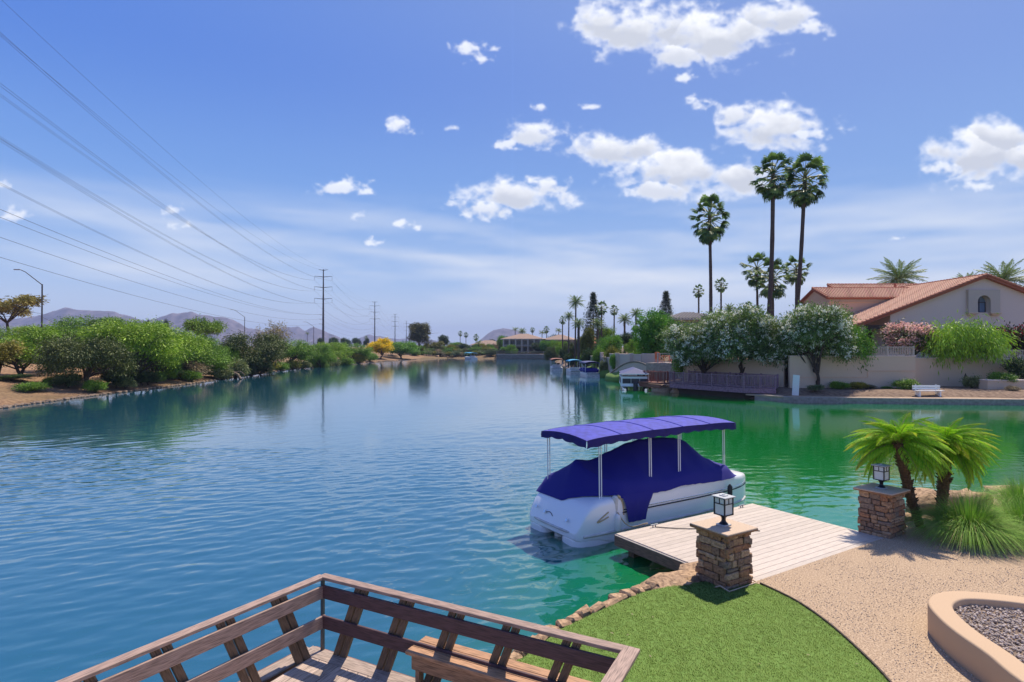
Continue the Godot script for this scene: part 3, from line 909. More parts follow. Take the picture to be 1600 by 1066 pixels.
func near_bank() -> void:
	var edge := []
	for p in smooth_line([Vector2(3.86, 9.2), Vector2(4.11, 8.59), Vector2(4.21, 7.91), Vector2(4.21, 7.18), Vector2(4.15, 6.5), Vector2(3.95, 5.5), Vector2(3.6, 4.0), Vector2(3.0, 1.0)], 5): edge.append(p)
	var bank := [Vector2(-5, 1.6), Vector2(-0.2, 6.75), Vector2(0.15, 7.05), Vector2(0.62, 7.72), Vector2(1.2, 8.25), Vector2(1.98, 8.9), Vector2(2.6, 9.2), Vector2(3.1, 9.3)]
	lawn_poly = PackedVector2Array(edge + bank)
	struct("lawn", flat(lawn_poly, LAND + 0.004, 0.3), M.turf)
	var path := PackedVector2Array([Vector2(2.2, 9.35), Vector2(3.7, 9.25), Vector2(7.28, 11.5), Vector2(8.6, 12.7), Vector2(10.2, 13.75), Vector2(13.7, 15.7), Vector2(22, 20.2), Vector2(30, 23), Vector2(30, -4), Vector2(2.6, -4), Vector2(2.2, 4)])
	struct("path", flat(path, LAND - 0.012, 0.9), M.path)
	var strip := MB.new()
	var line := []
	for p in edge: line.append(Vector3(p.x + 0.012, LAND + 0.005, -p.y))
	for k in line.size() - 1:
		var d: Vector3 = (line[k + 1] - line[k]).normalized()
		strip.box((line[k] + line[k + 1]) / 2, Vector3((line[k + 1] - line[k]).length() + 0.01, 0.05, 0.022), yawed(d))
	tag(obj("garden_edging", strip, M.dark_wood_and_shade), "thin dark edging strip curving between the turf and the gravel path", "edging")
	# turf blades, loose grit
	var tuft := MB.new()
	rg.seed = 31
	for k in 6:
		var a := rg.randf() * TAU
		var d := Vector3(cos(a) * 0.6, 1.0, sin(a) * 0.6).normalized()
		tuft.col = Color(0.14, 0.24, 0.046).lerp(Color(0.29, 0.40, 0.115), rg.randf()) * VS * 0.9
		tuft.leaf(Vector3(cos(a * 3), 0, sin(a * 3)) * 0.012, d, d.cross(Vector3(sin(a), 0, -cos(a))).normalized(), rg.randf_range(0.012, 0.022), 0.0016)
	for k in tuft.n.size(): tuft.n[k] = (tuft.n[k] * 0.25 + Vector3.UP).normalized()
	var where := []
	var cols := []
	for k in 120000:
		var p := Vector2(rg.randf_range(-1.5, 4.3), rg.randf_range(4.6, 9.4))
		if not Geometry2D.is_point_in_polygon(p, lawn_poly): continue
		var n := nz.get_noise_2d(p.x * 30, p.y * 30)
		where.append(Transform3D(Basis(Vector3.UP, rg.randf() * TAU).scaled(Vector3.ONE * rg.randf_range(0.7, 1.25)), Vector3(p.x, LAND + 0.003, -p.y)))
		var f := rg.randf_range(0.8, 1.15) + n * 0.12
		cols.append(Color(f, f, f * 0.95))
	tag(scatter("grass", tuft.mesh(), M.blade, where, cols), "short green artificial turf blades covering the lawn", "grass")
	var peb := MB.new()
	peb.box(Vector3.ZERO, Vector3(1, 0.7, 0.85), Basis(), 0.25, 0.09, 2.0)
	var pm := peb.mesh()
	where = []; cols = []
	for k in 90000:
		var p := Vector2(rg.randf_range(3.6, 11.5), rg.randf_range(4.6, 13.5))
		if Geometry2D.is_point_in_polygon(p, lawn_poly) or not Geometry2D.is_point_in_polygon(p, path): continue
		if rg.randf() > 0.5 + nz.get_noise_2d(p.x * 25, p.y * 25) * 1.4: continue
		var s := 0.004 + 0.011 * pow(rg.randf(), 3.0)
		where.append(Transform3D(Basis(Vector3(rg.randfn(), rg.randfn(), rg.randfn()).normalized(), rg.randf() * 6).scaled(Vector3.ONE * s), Vector3(p.x, LAND - 0.011 + s * 0.2, -p.y)))
		cols.append(Color(0.24, 0.18, 0.14).lerp(Color(0.72, 0.6, 0.48), rg.randf()))
	tag(scatter("loose_gravel", pm, M.pebble, where, cols), "fine loose grit scattered over the gravel path", "gravel")
	# planter with a rounded nose
	var mid := smooth_line([Vector2(5.22, 3.0), Vector2(5.24, 5.0), Vector2(5.25, 5.95), Vector2(5.33, 6.45), Vector2(5.36, 6.95), Vector2(5.44, 7.35), Vector2(5.58, 7.7), Vector2(5.82, 7.92), Vector2(6.1, 8.0), Vector2(6.5, 7.93), Vector2(6.87, 7.78), Vector2(7.6, 7.4), Vector2(9.4, 6.5)], 5)
	var wall := MB.new()
	var rings := []
	var bed := PackedVector2Array()
	var rise := 0.35
	for k in mid.size():
		var d: Vector2 = (mid[mini(k + 1, mid.size() - 1)] - mid[maxi(k - 1, 0)]).normalized()
		var o := Vector2(-d.y, d.x)
		var ring := PackedVector3Array()
		for q in [[0.135, -0.3], [0.135, rise - 0.03], [0.125, rise - 0.008], [0.105, rise], [-0.105, rise], [-0.125, rise - 0.008], [-0.135, rise - 0.03], [-0.135, -0.3]]:
			var w: Vector2 = mid[k] + o * q[0]
			ring.append(Vector3(w.x, LAND + q[1], -w.y))
		rings.append(ring)
		bed.append(mid[k] - o * 0.12)
	wall.loft(rings)
	var pl := thing("planter", "low curved tan stucco planter wall with a rounded nose", "planter")
	obj("wall", wall, M.planter, pl)
	bed.append(Vector2(9.4, 3.0))
	obj("soil", flat(bed, LAND + 0.24), M.bed, pl)
	where = []; cols = []
	for k in 9000:
		var p := Vector2(rg.randf_range(5.3, 7.9), rg.randf_range(5.0, 8.0))
		if not Geometry2D.is_point_in_polygon(p, bed): continue
		var s := rg.randf_range(0.014, 0.036)
		where.append(Transform3D(Basis(Vector3(rg.randfn(), rg.randfn(), rg.randfn()).normalized(), rg.randf() * 6).scaled(Vector3.ONE * s), Vector3(p.x, LAND + 0.245 + s * rg.randf_range(0.0, 0.7), -p.y)))
		cols.append(Color(0.26, 0.205, 0.165).lerp(Color(0.64, 0.53, 0.45), rg.randf()))
	tag(scatter("bed_gravel", pm, M.pebble, where, cols), "brown grey gravel filling the curved planter", "gravel")
	# pale flat stones along the water
	var edging := thing("stone_edging", "uneven pale sandstone edging between the turf and the green water", "edging")
	rg.seed = 12
	var run := smooth_line([Vector2(-0.45, 6.45), Vector2(0.0, 6.95), Vector2(0.5, 7.66), Vector2(1.15, 8.3), Vector2(1.9, 8.95), Vector2(2.3, 9.2)], 4)
	for k in run.size() - 1:
		var a: Vector2 = run[k]
		var b: Vector2 = run[k + 1]
		var s := MB.new()
		s.box(Vector3(0, 0, 0), Vector3((b - a).length() * 1.08, 0.2, rg.randf_range(0.13, 0.22)), Basis(), 0.03, 0.026, k * 3.3)
		obj("stone", s, M.rock, edging, Vector3((a.x + b.x) / 2 - 0.05, LAND - 0.095 + rg.randf() * 0.02, -(a.y + b.y) / 2 - 0.04), yawed(Vector3(b.x - a.x, 0, a.y - b.y)))
	for q in [[Vector3(2.62, LAND - 0.13, -9.42), Vector3(0.62, 0.19, 0.34), 0.45, "flat pale rock between the turf and the water left of the front pillar"], [Vector3(3.25, LAND - 0.16, -9.95), Vector3(0.45, 0.2, 0.3), 0.3, "pale rock in the shade under the dock beside the front pillar"],
		[G(1452, 800, 0.4), Vector3(0.36, 0.34, 0.42), 0.9, "tall tan boulder standing between the two small palms"], [G(1500, 790, 0.35), Vector3(0.62, 0.36, 0.4), 0.2, "long smooth tan boulder on the water's edge behind the ornamental grass"],
		[G(1440, 780, 0.3), Vector3(0.5, 0.25, 0.35), 0.6, "low tan boulder at the water behind the leaning small palm"], [G(1562, 772, 0.3), Vector3(0.5, 0.24, 0.3), 0.1, "low boulder at the right end of the near shore behind tall grass"],
		[G(1418, 812, 0.4), Vector3(0.22, 0.13, 0.2), 0.1, "small tan rock at the foot of the stone pillar by the palms"]]:
		var b := obj("boulder", boulder_mb(q[1], int(q[0].x * 10), 0.35), M.rock, self, q[0], Basis(Vector3.UP, q[2]))
		tag(b, q[3], "boulder", "boulders along the near shore")

func boulder_mb(r: Vector3, sd: int, flatness := 0.3) -> MB:
	var m := MB.new()
	var rings := []
	for k in 9:
		var e := lerpf(-PI / 2 + 0.05, PI / 2 - 0.05, k / 8.0)
		var ring := PackedVector3Array()
		for j in 12:
			var a := TAU * j / 12
			var d := Vector3(cos(e) * cos(a), sin(e), cos(e) * sin(a))
			var q := 1.0 + 0.5 * nz.get_noise_3d(d.x * 40 + sd * 31, d.y * 40, d.z * 40) + 0.2 * nz.get_noise_3d(d.x * 100, d.y * 100 + sd * 17, d.z * 100)
			d.x = signf(d.x) * pow(absf(d.x), 1.0 - flatness * 0.6)
			d.y = signf(d.y) * pow(absf(d.y), 1.0 - flatness)
			d.z = signf(d.z) * pow(absf(d.z), 1.0 - flatness * 0.6)
			ring.append(d * q * r)
		rings.append(ring)
	m.loft(rings)
	return m

func view_deck() -> void:
	var C := Vector3(-2.3, 0, -7.18)
	var r := Vector3(0.887, 0, 0.461)
	var p := Vector3(-0.461, 0, 0.887)
	var l := Vector3(-0.53, 0, 0.848)
	var top := LAND + 0.03
	var dk := thing("wooden_deck", "brown composite deck over the water in the foreground", "deck", Vector3(0, 0, 0))
	var bp := yawed(p)
	var br := yawed(r)
	var bl := yawed(l)
	rg.seed = 3
	for k in range(-3, 26):
		var t := 0.08 + k * 0.147
		var q0 := 0.195 if k >= 0 else 0.195 - t / 0.082
		if q0 > 3.8: continue
		var ln := 4.4 - q0
		plank("deck_board", "deck%d" % (rg.randi() % 3), dk, C + r * t + p * (q0 + ln / 2) + Vector3(0, top - 0.0125, 0), ln, 0.14, 0.025, bp, rg.randi() % 7)
	plank("border_board", "deck1", dk, C + r * 1.88 + p * 0.09 + Vector3(0, top - 0.012, 0), 4.1, 0.2, 0.026, br, 1)
	plank("border_board", "deck1", dk, C + l * 2.3 + r * -0.12 + Vector3(0, top - 0.0105, 0), 4.5, 0.2, 0.026, bl, 2)
	plank("fascia", "fascia", dk, C + r * 1.88 - p * 0.045 + Vector3(0, top - 0.14, 0), 4.1, 0.03, 0.23, br, 3)
	plank("fascia", "fascia", dk, C + l * 2.3 - r * 0.265 + Vector3(0, top - 0.14, 0), 4.5, 0.03, 0.23, bl, 4)
	for q in [[0.3, 0.4], [0.2, 2.2], [1.6, 0.4]]:
		obj("piling", box_mb(Vector3(0, -0.4, 0), Vector3(0.14, 1.5, 0.14), br), M.post, dk, C + r * q[0] + p * q[1])
	# the railing: flat cap, two boards inside, paired leaning posts
	var rl := thing("deck_railing", "brown wooden railing with leaning paired posts round the foreground deck", "railing")
	var H := LAND + 0.93
	var capw := 0.115
	var sides := [[r, br, 3.82, 1.0], [l, bl, 4.6, 1.0]]
	var e0 := C + r * 3.82
	plank("top_rail", "rail0", rl, C + r * 1.91 + Vector3(0, H - 0.018, 0), 3.86, capw, 0.036, br, 1)
	plank("top_rail", "rail2", rl, C + l * 2.3 + Vector3(0, H - 0.0195, 0), 4.6, capw, 0.036, bl, 2)
	plank("top_rail", "rail2", rl, e0 + p * 1.35 + Vector3(0, H - 0.0165, 0), 2.8, 0.15, 0.036, bp, 3)
	for h in [0.755, 0.395]:
		var low: float = 0.0 if h > 0.5 else 0.0
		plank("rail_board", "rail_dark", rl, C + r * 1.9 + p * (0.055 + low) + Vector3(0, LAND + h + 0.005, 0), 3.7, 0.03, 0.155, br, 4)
		plank("rail_board", "rail2", rl, C + l * 2.3 + r * (0.06 + low) + Vector3(0, LAND + h, 0), 4.56, 0.03, 0.15, bl, 5)
		plank("rail_board", "rail1", rl, e0 + p * 1.4 - r * 0.055 + Vector3(0, LAND + h, 0), 2.6, 0.03, 0.15, bp, 6)
	obj("corner_post", box_mb(Vector3(0, 0.42, 0), Vector3(0.035, 1.0, 0.035), br), M.steel, rl, C + r * 0.012 + p * 0.012 + Vector3(0, LAND - 0.0, 0))
	var put := func(foot: Vector3, d: Vector3, b: Basis, dirn: float) -> void:
		var tip := foot + d * 0.36 * dirn + Vector3(0, 0.90, 0)
		var up := (tip - foot).normalized()
		var x := d
		var z := x.cross(up).normalized()
		var bb := Basis(up.cross(z) * 1.0, up, z)
		for s in [-1, 1]:
			var m := MB.new()
			m.box(Vector3.ZERO, Vector3(0.078, (tip - foot).length() + 0.06, 0.05), Basis(), 0.004)
			obj("post", m, M.post, rl, (foot + tip) / 2 + d * 0.052 * s - Vector3(0, 0.03, 0), bb)
	for k in 5: put.call(C + r * (0.27 + 0.655 * k) + p * 0.01 + Vector3(0, top - 0.03, 0), r, br, 1.0)
	for k in 6: put.call(C + l * (0.27 + 0.64 * k) + r * 0.01 + Vector3(0, top - 0.03, 0), l, bl, 1.0)
	for k in 3: put.call(e0 + p * (0.3 + 0.8 * k) + Vector3(0, top - 0.03, 0), p, bp, 1.0)
	# bench
	var B := Vector3(-0.965, 0, -6.67) + p * 0.01
	var bn := thing("wooden_bench", "warm brown wooden bench with three seat planks on the foreground deck", "bench")
	var sh := LAND + 0.45
	for k in 3: plank("seat_plank", "bench%d" % k, bn, B + r * 1.15 + p * (0.062 + 0.127 * k) + Vector3(0, sh - 0.02, 0), 2.3, 0.122, 0.04, br, k + 1)
	plank("apron", "bench1", bn, B + r * 1.13 + p * 0.345 + Vector3(0, sh - 0.115, 0), 2.12, 0.03, 0.145, br, 4)
	plank("apron", "bench1", bn, B + r * 1.13 + p * 0.04 + Vector3(0, sh - 0.115, 0), 2.12, 0.03, 0.145, br, 5)
	for x in [0.06, 2.2]: plank("apron", "bench0", bn, B + r * x + p * 0.193 + Vector3(0, sh - 0.115, 0), 0.272, 0.03, 0.145, bp, 6)
	for q in [[0.14, 0.07], [0.14, 0.31], [2.12, 0.07], [2.12, 0.31]]:
		plank("leg", "bench1", bn, B + r * q[0] + p * q[1] + Vector3(0, (sh + top) / 2 - 0.03, 0), sh - top - 0.06, 0.09, 0.05, br * Basis(Vector3(0, 0, 1), PI / 2), 2)

func dock() -> void:
	var o := thing("dock", "sun bleached wooden boat dock beside the white boat", "dock", Vector3(2.07, 0, -11.75), UY)
	var top := 0.42
	rg.seed = 8
	for k in 20:
		plank("dock_board", "dock%d" % (rg.randi() % 3), o, Vector3(2.135, top - 0.016, 0.075 + k * 0.15), 4.27, 0.144, 0.032, Basis(), rg.randi() % 7)
	plank("fascia", "fascia", o, Vector3(-0.02, top - 0.13, 1.5), 3.0, 0.03, 0.2, Basis(Vector3.UP, PI / 2), 2)
	plank("fascia", "fascia", o, Vector3(2.135, top - 0.13, -0.02), 4.3, 0.03, 0.2, Basis(), 3)
	plank("fascia", "fascia", o, Vector3(4.29, top - 0.13, 1.5), 3.0, 0.03, 0.2, Basis(Vector3.UP, PI / 2), 4)
	plank("edge_strip", "dock1", o, Vector3(0.0, top - 0.028, 1.5), 3.0, 0.07, 0.014, Basis(Vector3.UP, PI / 2), 5)
	for q in [[0.25, 0.25], [4.0, 0.25], [0.25, 2.4], [2.1, 0.25]]: obj("piling", box_mb(Vector3(q[0], -0.5, q[1]), Vector3(0.16, 1.5, 0.16)), M.post, o)
	for q in [[0.95, 0.1], [3.75, 0.1]]:
		var c := MB.new()
		c.rod(Vector3(q[0] - 0.1, top + 0.05, q[1]), Vector3(q[0] + 0.1, top + 0.05, q[1]), 0.014)
		c.rod(Vector3(q[0] - 0.035, top, q[1]), Vector3(q[0] - 0.035, top + 0.05, q[1]), 0.014)
		c.rod(Vector3(q[0] + 0.035, top, q[1]), Vector3(q[0] + 0.035, top + 0.05, q[1]), 0.014)
		obj("cleat", c, M.galvanised, o)
	var line := MB.new()
	var pts := []
	for k in 13:
		var t := k / 12.0
		pts.append(Vector3(0.95 + t * 1.6, top + 0.014, 0.14 + t * 1.25 + sin(t * 7) * 0.06))
	line.tube(pts, [0.011], 5)
	var cord := obj("loose_line", line, M.steel, self, Vector3(2.07, 0, -11.75), Basis(Vector3.UP, UY))
	tag(cord, "thin dark line lying across the bleached dock boards", "line")

func boat() -> void:
	var o := thing("boat", "white electric boat with navy cover and canopy moored at the near dock", "boat", Vector3(1.377, 0, -12.07), UY)
	var cz := -0.93
	var prof := [[-0.05, 0.82, 0.28, 0.16], [-0.02, 0.88, 0.34, 0.12], [0.05, 0.92, 0.48, 0.09], [0.16, 0.945, 0.68, 0.06], [0.3, 0.955, 0.82, 0.05], [0.5, 0.96, 0.89, 0.03], [0.9, 0.965, 0.93, -0.1], [1.2, 0.965, 0.97, -0.2], [2.4, 0.965, 1.0, -0.2], [3.5, 0.96, 1.0, -0.2], [4.4, 0.93, 0.99, -0.2], [4.95, 0.87, 0.95, -0.15], [5.4, 0.76, 0.9, -0.08], [5.8, 0.56, 0.83, 0.05], [6.02, 0.34, 0.75, 0.2], [6.1, 0.1, 0.66, 0.32]]
	var oval := func(x: float, z: float, hw: float, y0: float, y1: float, e: float) -> PackedVector3Array:
		var ring := PackedVector3Array()
		for j in 28:
			var a := TAU * j / 28
			ring.append(Vector3(x, (y0 + y1) / 2 + (y1 - y0) / 2 * signf(sin(a)) * pow(absf(sin(a)), e), z + hw * signf(cos(a)) * pow(absf(cos(a)), e)))
		return ring
	var m := MB.new()
	var rings := []
	for q in prof: rings.append(oval.call(q[0], cz, q[1], q[3], q[2], 0.22))
	m.loft(rings)
	var hull := obj("hull", m, M.hull, o)
	for s in [-1.0, 1.0]:
		var f := MB.new()
		rings = []
		for q in [[-0.04, 0.16, 0.12, -0.08], [-0.01, 0.26, 0.19, -0.16], [0.08, 0.32, 0.23, -0.24], [0.25, 0.34, 0.25, -0.28], [1.6, 0.34, 0.25, -0.28]]: rings.append(oval.call(q[0], cz + s * 0.6, q[1], q[3], q[2], 0.4))
		f.loft(rings)
		obj("pontoon", f, M.hull, o)
	obj("outboard_skeg", box_mb(Vector3(0.3, -0.05, cz), Vector3(0.4, 0.4, 0.22), Basis(), 0.04), M.hull_side, o)
	var half := func(x: float) -> float:
		for k in prof.size() - 1:
			if x <= prof[k + 1][0]: return lerpf(prof[k][1], prof[k + 1][1], clampf((x - prof[k][0]) / (prof[k + 1][0] - prof[k][0]), 0, 1))
		return 0.1
	for y in [[0.585, 0.016, "stripe", "rub_strip"], [0.64, 0.012, "chrome", "trim_line"], [0.22, 0.03, "hull_side", "rub_rail"]]:
		var st := MB.new()
		var pts := []
		var x0: float = 1.15 if y[0] > 0.3 else 0.1
		for s in [1.0, -1.0]:
			for k in 21:
				var x: float = lerpf(x0, 6.0, k / 20.0) if s > 0 else lerpf(6.0, x0, k / 20.0)
				pts.append(Vector3(x, y[0], cz + s * (half.call(x) + 0.003)))
		st.tube(pts, [y[1]], 6)
		obj(y[3], st, M[y[2]], hull)
	for q in [[0.3, 0.5], [0.3, -0.3], [0.34, -0.62]]:
		var dr := MB.new()
		dr.rod(Vector3(0.02, q[0] + 0.17, cz + q[1]), Vector3(-0.015, q[0] + 0.19, cz + q[1]), 0.035, 10)
		obj("drain_fitting", dr, M.chrome, hull)
	var rim := MB.new()
	var rp := []
	for k in 15:
		var w := lerpf(0.9, -0.9, k / 14.0)
		rp.append(Vector3(-0.055 + 0.2 * pow(absf(w) / 0.9, 6.0), 0.27, cz + w))
	rim.tube(rp, [0.028], 7)
	obj("rub_rail", rim, M.hull_side, hull)
	for s in [0.35, 0.75]:
		var h := MB.new()
		var pts := []
		for k in 7: pts.append(Vector3(0.42 + 0.05 * sin(PI * k / 6.0) , 0.66 + 0.07 * sin(PI * k / 6.0) - 0.02, -0.6 - s + 0.22 * (k / 6.0 - 0.5)))
		h.tube(pts, [0.013], 6)
		obj("grab_handle", h, M.hull_side, hull)
	# the fitted cover: rings run along the boat, from the bank side over the ridge to the lake side
	var ridge := [[0.0, 0.96], [0.25, 1.06], [0.62, 1.6], [1.1, 1.56], [1.5, 1.68], [2.1, 1.84], [2.6, 1.9], [3.4, 1.91], [4.1, 1.76], [4.6, 1.38], [5.0, 1.1], [5.25, 0.98], [5.6, 0.9]]
	var rid := func(x: float) -> float:
		for k in ridge.size() - 1:
			if x <= ridge[k + 1][0]: return lerpf(ridge[k][1], ridge[k + 1][1], (x - ridge[k][0]) / (ridge[k + 1][0] - ridge[k][0]))
		return 0.9
	var cv := MB.new()
	rings = []
	for k in 49:
		var t := k / 48.0
		var ring := PackedVector3Array()
		for j in 33:
			var w := 1.0 - j / 16.0                   # 1 bank side .. -1 lake side
			var x: float = lerpf(0.22 + 0.88 * pow(maxf(w, 0.0), 1.5), 5.22 - 0.18 * absf(w), t)
			var hw: float = half.call(x) + 0.012
			var aw := absf(w)
			var e0: float = 0.985 + 0.02 * sin(x * 2.6) + 0.03 * nz.get_noise_2d(x * 40, w * 10)
			if aw > 0.97: e0 -= 0.09
			var shoulder: float = minf(1.2, rid.call(x) - 0.03) - 0.03 * sin(x * 3.0)
			var y: float
			if aw > 0.8: y = lerpf(shoulder, e0, pow((aw - 0.8) / 0.2, 1.5))
			else: y = lerpf(rid.call(x), shoulder, pow(aw / 0.8, 0.97))
			y -= 0.13 * aw * (1.0 - aw) * absf(sin(PI * (x - 0.7) / 1.3)) * ss(0.5, 1.2, x) * ss(5.0, 4.4, x)
			y += 0.03 * nz.get_noise_2d(x * 55 + w * 25, w * 70) + 0.014 * sin(x * 9.0 + w * 4.0) * aw * (1 - aw) * 2.0 + 0.02 * nz.get_noise_2d(x * 160 + w * 60, w * 50 - x * 30)
			var zz: float = cz + w * hw * (1.0 if aw < 0.97 else 1.012)
			if t < 0.05: y = lerpf(y, minf(y, prof_top(prof, x) + 0.02), 1.0 - t / 0.05)
			if t > 0.95: y = lerpf(y, minf(y, 0.92), (t - 0.95) / 0.05)
			ring.append(Vector3(x, y, zz))
		rings.append(ring)
	cv.loft(rings, false, false, true)
	var cover := obj("boat_cover", cv, M.navy, o)
	# the flap that hangs over the boarding gate
	var fl := MB.new()
	rings = []
	for k in 9:
		var ring := PackedVector3Array()
		var y := lerpf(0.95, 0.36, k / 8.0)
		for j in 9:
			var x := lerpf(1.12 + 0.16 * k / 8.0, 2.15 - 0.38 * sqrt(k / 8.0), j / 8.0)
			ring.append(Vector3(x, y, cz + lerpf(0.972, 1.02, minf(k / 2.0, 1.0)) + 0.014 * sin(j * 1.9 + k * 0.5) * minf(k / 3.0, 1.0)))
		rings.append(ring)
	fl.loft(rings, false, false, true)
	obj("gate_flap", fl, M.navy, cover)
	# canopy with a scalloped valance
	var cx := [0.28, 5.06]
	var tz := 0.83
	var roof := func(x: float, w: float) -> float:
		var t: float = (x - cx[0]) / (cx[1] - cx[0])
		return 2.20 + 0.05 * t + 0.07 * (1.0 - w * w) + 0.03 * sin(PI * t) + 0.018 * absf(sin(t * PI * 4.0)) * (1.0 - absf(w) * 0.6) - 0.03 * pow(absf(t * 2 - 1), 8.0)
	var cn := MB.new()
	rings = []
	for k in 41:
		var x: float = lerpf(cx[0], cx[1], k / 40.0)
		var ring := PackedVector3Array()
		for j in 17:
			var w := 1.0 - j / 8.0
			ring.append(Vector3(x, roof.call(x, w), cz + w * tz))
		for j in 17:
			var w := -1.0 + j / 8.0
			ring.append(Vector3(x, roof.call(x, w) - 0.012, cz + w * tz))
		rings.append(ring)
	cn.loft(rings)
	var can := obj("canopy", cn, M.canopy, o)
	for t in [0.2, 0.4, 0.6, 0.8]:
		var se := MB.new()
		var sp := []
		for j in 17:
			var w := 1.0 - j / 8.0
			sp.append(Vector3(lerpf(cx[0], cx[1], t), roof.call(lerpf(cx[0], cx[1], t), w) + 0.002, cz + w * tz))
		se.tube(sp, [0.014], 5)
		obj("seam", se, M.canopy, can)
	for q in [0.42, 0.86]:
		var se := MB.new()
		var sp := []
		for j in 9: sp.append(Vector3(-0.03 + 0.035 * sin(PI * j / 8.0) + q * 0.1, 0.44 + 0.05 * sin(PI * j / 8.0), cz + q - 0.75 + 0.3 * j / 8.0))
		se.tube(sp, [0.007], 5)
		obj("trim_line", se, M.stripe, hull)
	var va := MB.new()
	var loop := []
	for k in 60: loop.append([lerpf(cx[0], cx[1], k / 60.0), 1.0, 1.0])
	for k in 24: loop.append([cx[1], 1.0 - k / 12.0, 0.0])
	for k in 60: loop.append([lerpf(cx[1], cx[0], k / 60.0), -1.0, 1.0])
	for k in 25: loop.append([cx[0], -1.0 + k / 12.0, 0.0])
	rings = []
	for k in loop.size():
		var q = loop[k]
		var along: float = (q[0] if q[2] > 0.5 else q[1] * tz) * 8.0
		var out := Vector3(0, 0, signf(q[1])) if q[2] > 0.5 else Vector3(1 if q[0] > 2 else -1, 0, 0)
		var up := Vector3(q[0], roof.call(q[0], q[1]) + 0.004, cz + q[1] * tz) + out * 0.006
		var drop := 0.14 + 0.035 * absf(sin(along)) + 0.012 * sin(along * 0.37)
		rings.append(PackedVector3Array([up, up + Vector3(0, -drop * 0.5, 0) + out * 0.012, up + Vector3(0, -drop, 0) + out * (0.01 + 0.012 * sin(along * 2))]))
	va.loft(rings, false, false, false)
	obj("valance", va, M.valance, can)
	for q in [[0.70, -0.16], [2.17, -0.16], [3.11, -0.16], [4.74, -0.2], [0.42, -1.66], [2.17, -1.68], [3.11, -1.68], [4.74, -1.6]]:
		for s in [-0.03, 0.03]:
			var ps := MB.new()
			ps.rod(Vector3(q[0] + s, 0.9, q[1]), Vector3(q[0] + s, 2.2, q[1] - 0.02), 0.012)
			obj("canopy_post", ps, M.white, o)
	var fr := MB.new()
	fr.rod(Vector3(0.4, 2.14, -0.18), Vector3(5.0, 2.2, -0.2), 0.012)
	fr.rod(Vector3(0.4, 2.14, -1.68), Vector3(5.0, 2.2, -1.66), 0.012)
	obj("canopy_frame", fr, M.white, can)
	# stern corner: white bollard post, fender and loops of line
	var bo := MB.new()
	bo.lathe(Vector3(0.98, 0.5, -0.02), [[0.055, 0.0], [0.06, 0.2], [0.07, 0.34], [0.075, 0.4], [0.05, 0.45], [0.01, 0.46]], 12)
	obj("corner_post", bo, M.hull_side, o)
	var gp := MB.new()
	var pts := []
	for k in 9: pts.append(Vector3(1.02 + 0.16 * sin(PI * 0.5 * k / 8.0), 0.95 - 0.42 * pow(k / 8.0, 2.0), 0.02))
	gp.tube(pts, [0.026], 7)
	obj("grab_rail", gp, M.rope, o)
	var fe := MB.new()
	fe.lathe(Vector3(0.98, 0.2, 0.06), [[0.02, 0.0], [0.075, 0.05], [0.08, 0.3], [0.06, 0.36], [0.015, 0.39]], 10)
	obj("fender", fe, M.white, o)
	var f2 := MB.new()
	f2.lathe(Vector3(4.55, 0.45, 0.12), [[0.02, 0.0], [0.06, 0.05], [0.06, 0.28], [0.015, 0.34]], 10)
	obj("fender", f2, M.rubber, o)
	var ra := MB.new()
	pts = []
	for k in 15: pts.append(Vector3(0.75 - 0.3 * sin(PI * k / 14.0), 0.60 - 0.12 * sin(PI * k / 14.0) + 0.1 * k / 14.0 - 0.05, 0.035))
	ra.tube(pts, [0.016], 6)
	pts = []
	for k in 9: pts.append(Vector3(0.98, 0.62 - 0.2 * sin(PI * k / 8.0), 0.06).lerp(Vector3(1.3, 0.48, 0.62), k / 8.0) - Vector3(0, 0.09 * sin(PI * k / 8.0), 0))
	ra.tube(pts, [0.014], 6)
	tag(obj("mooring_line", ra, M.rope, self, Vector3(1.377, 0, -12.07), Basis(Vector3.UP, UY)), "tan mooring line looped at the white boat's near stern corner", "rope")

func prof_top(prof: Array, x: float) -> float:
	for k in prof.size() - 1:
		if x <= prof[k + 1][0]: return lerpf(prof[k][2], prof[k + 1][2], clampf((x - prof[k][0]) / (prof[k + 1][0] - prof[k][0]), 0, 1))
	return 0.7

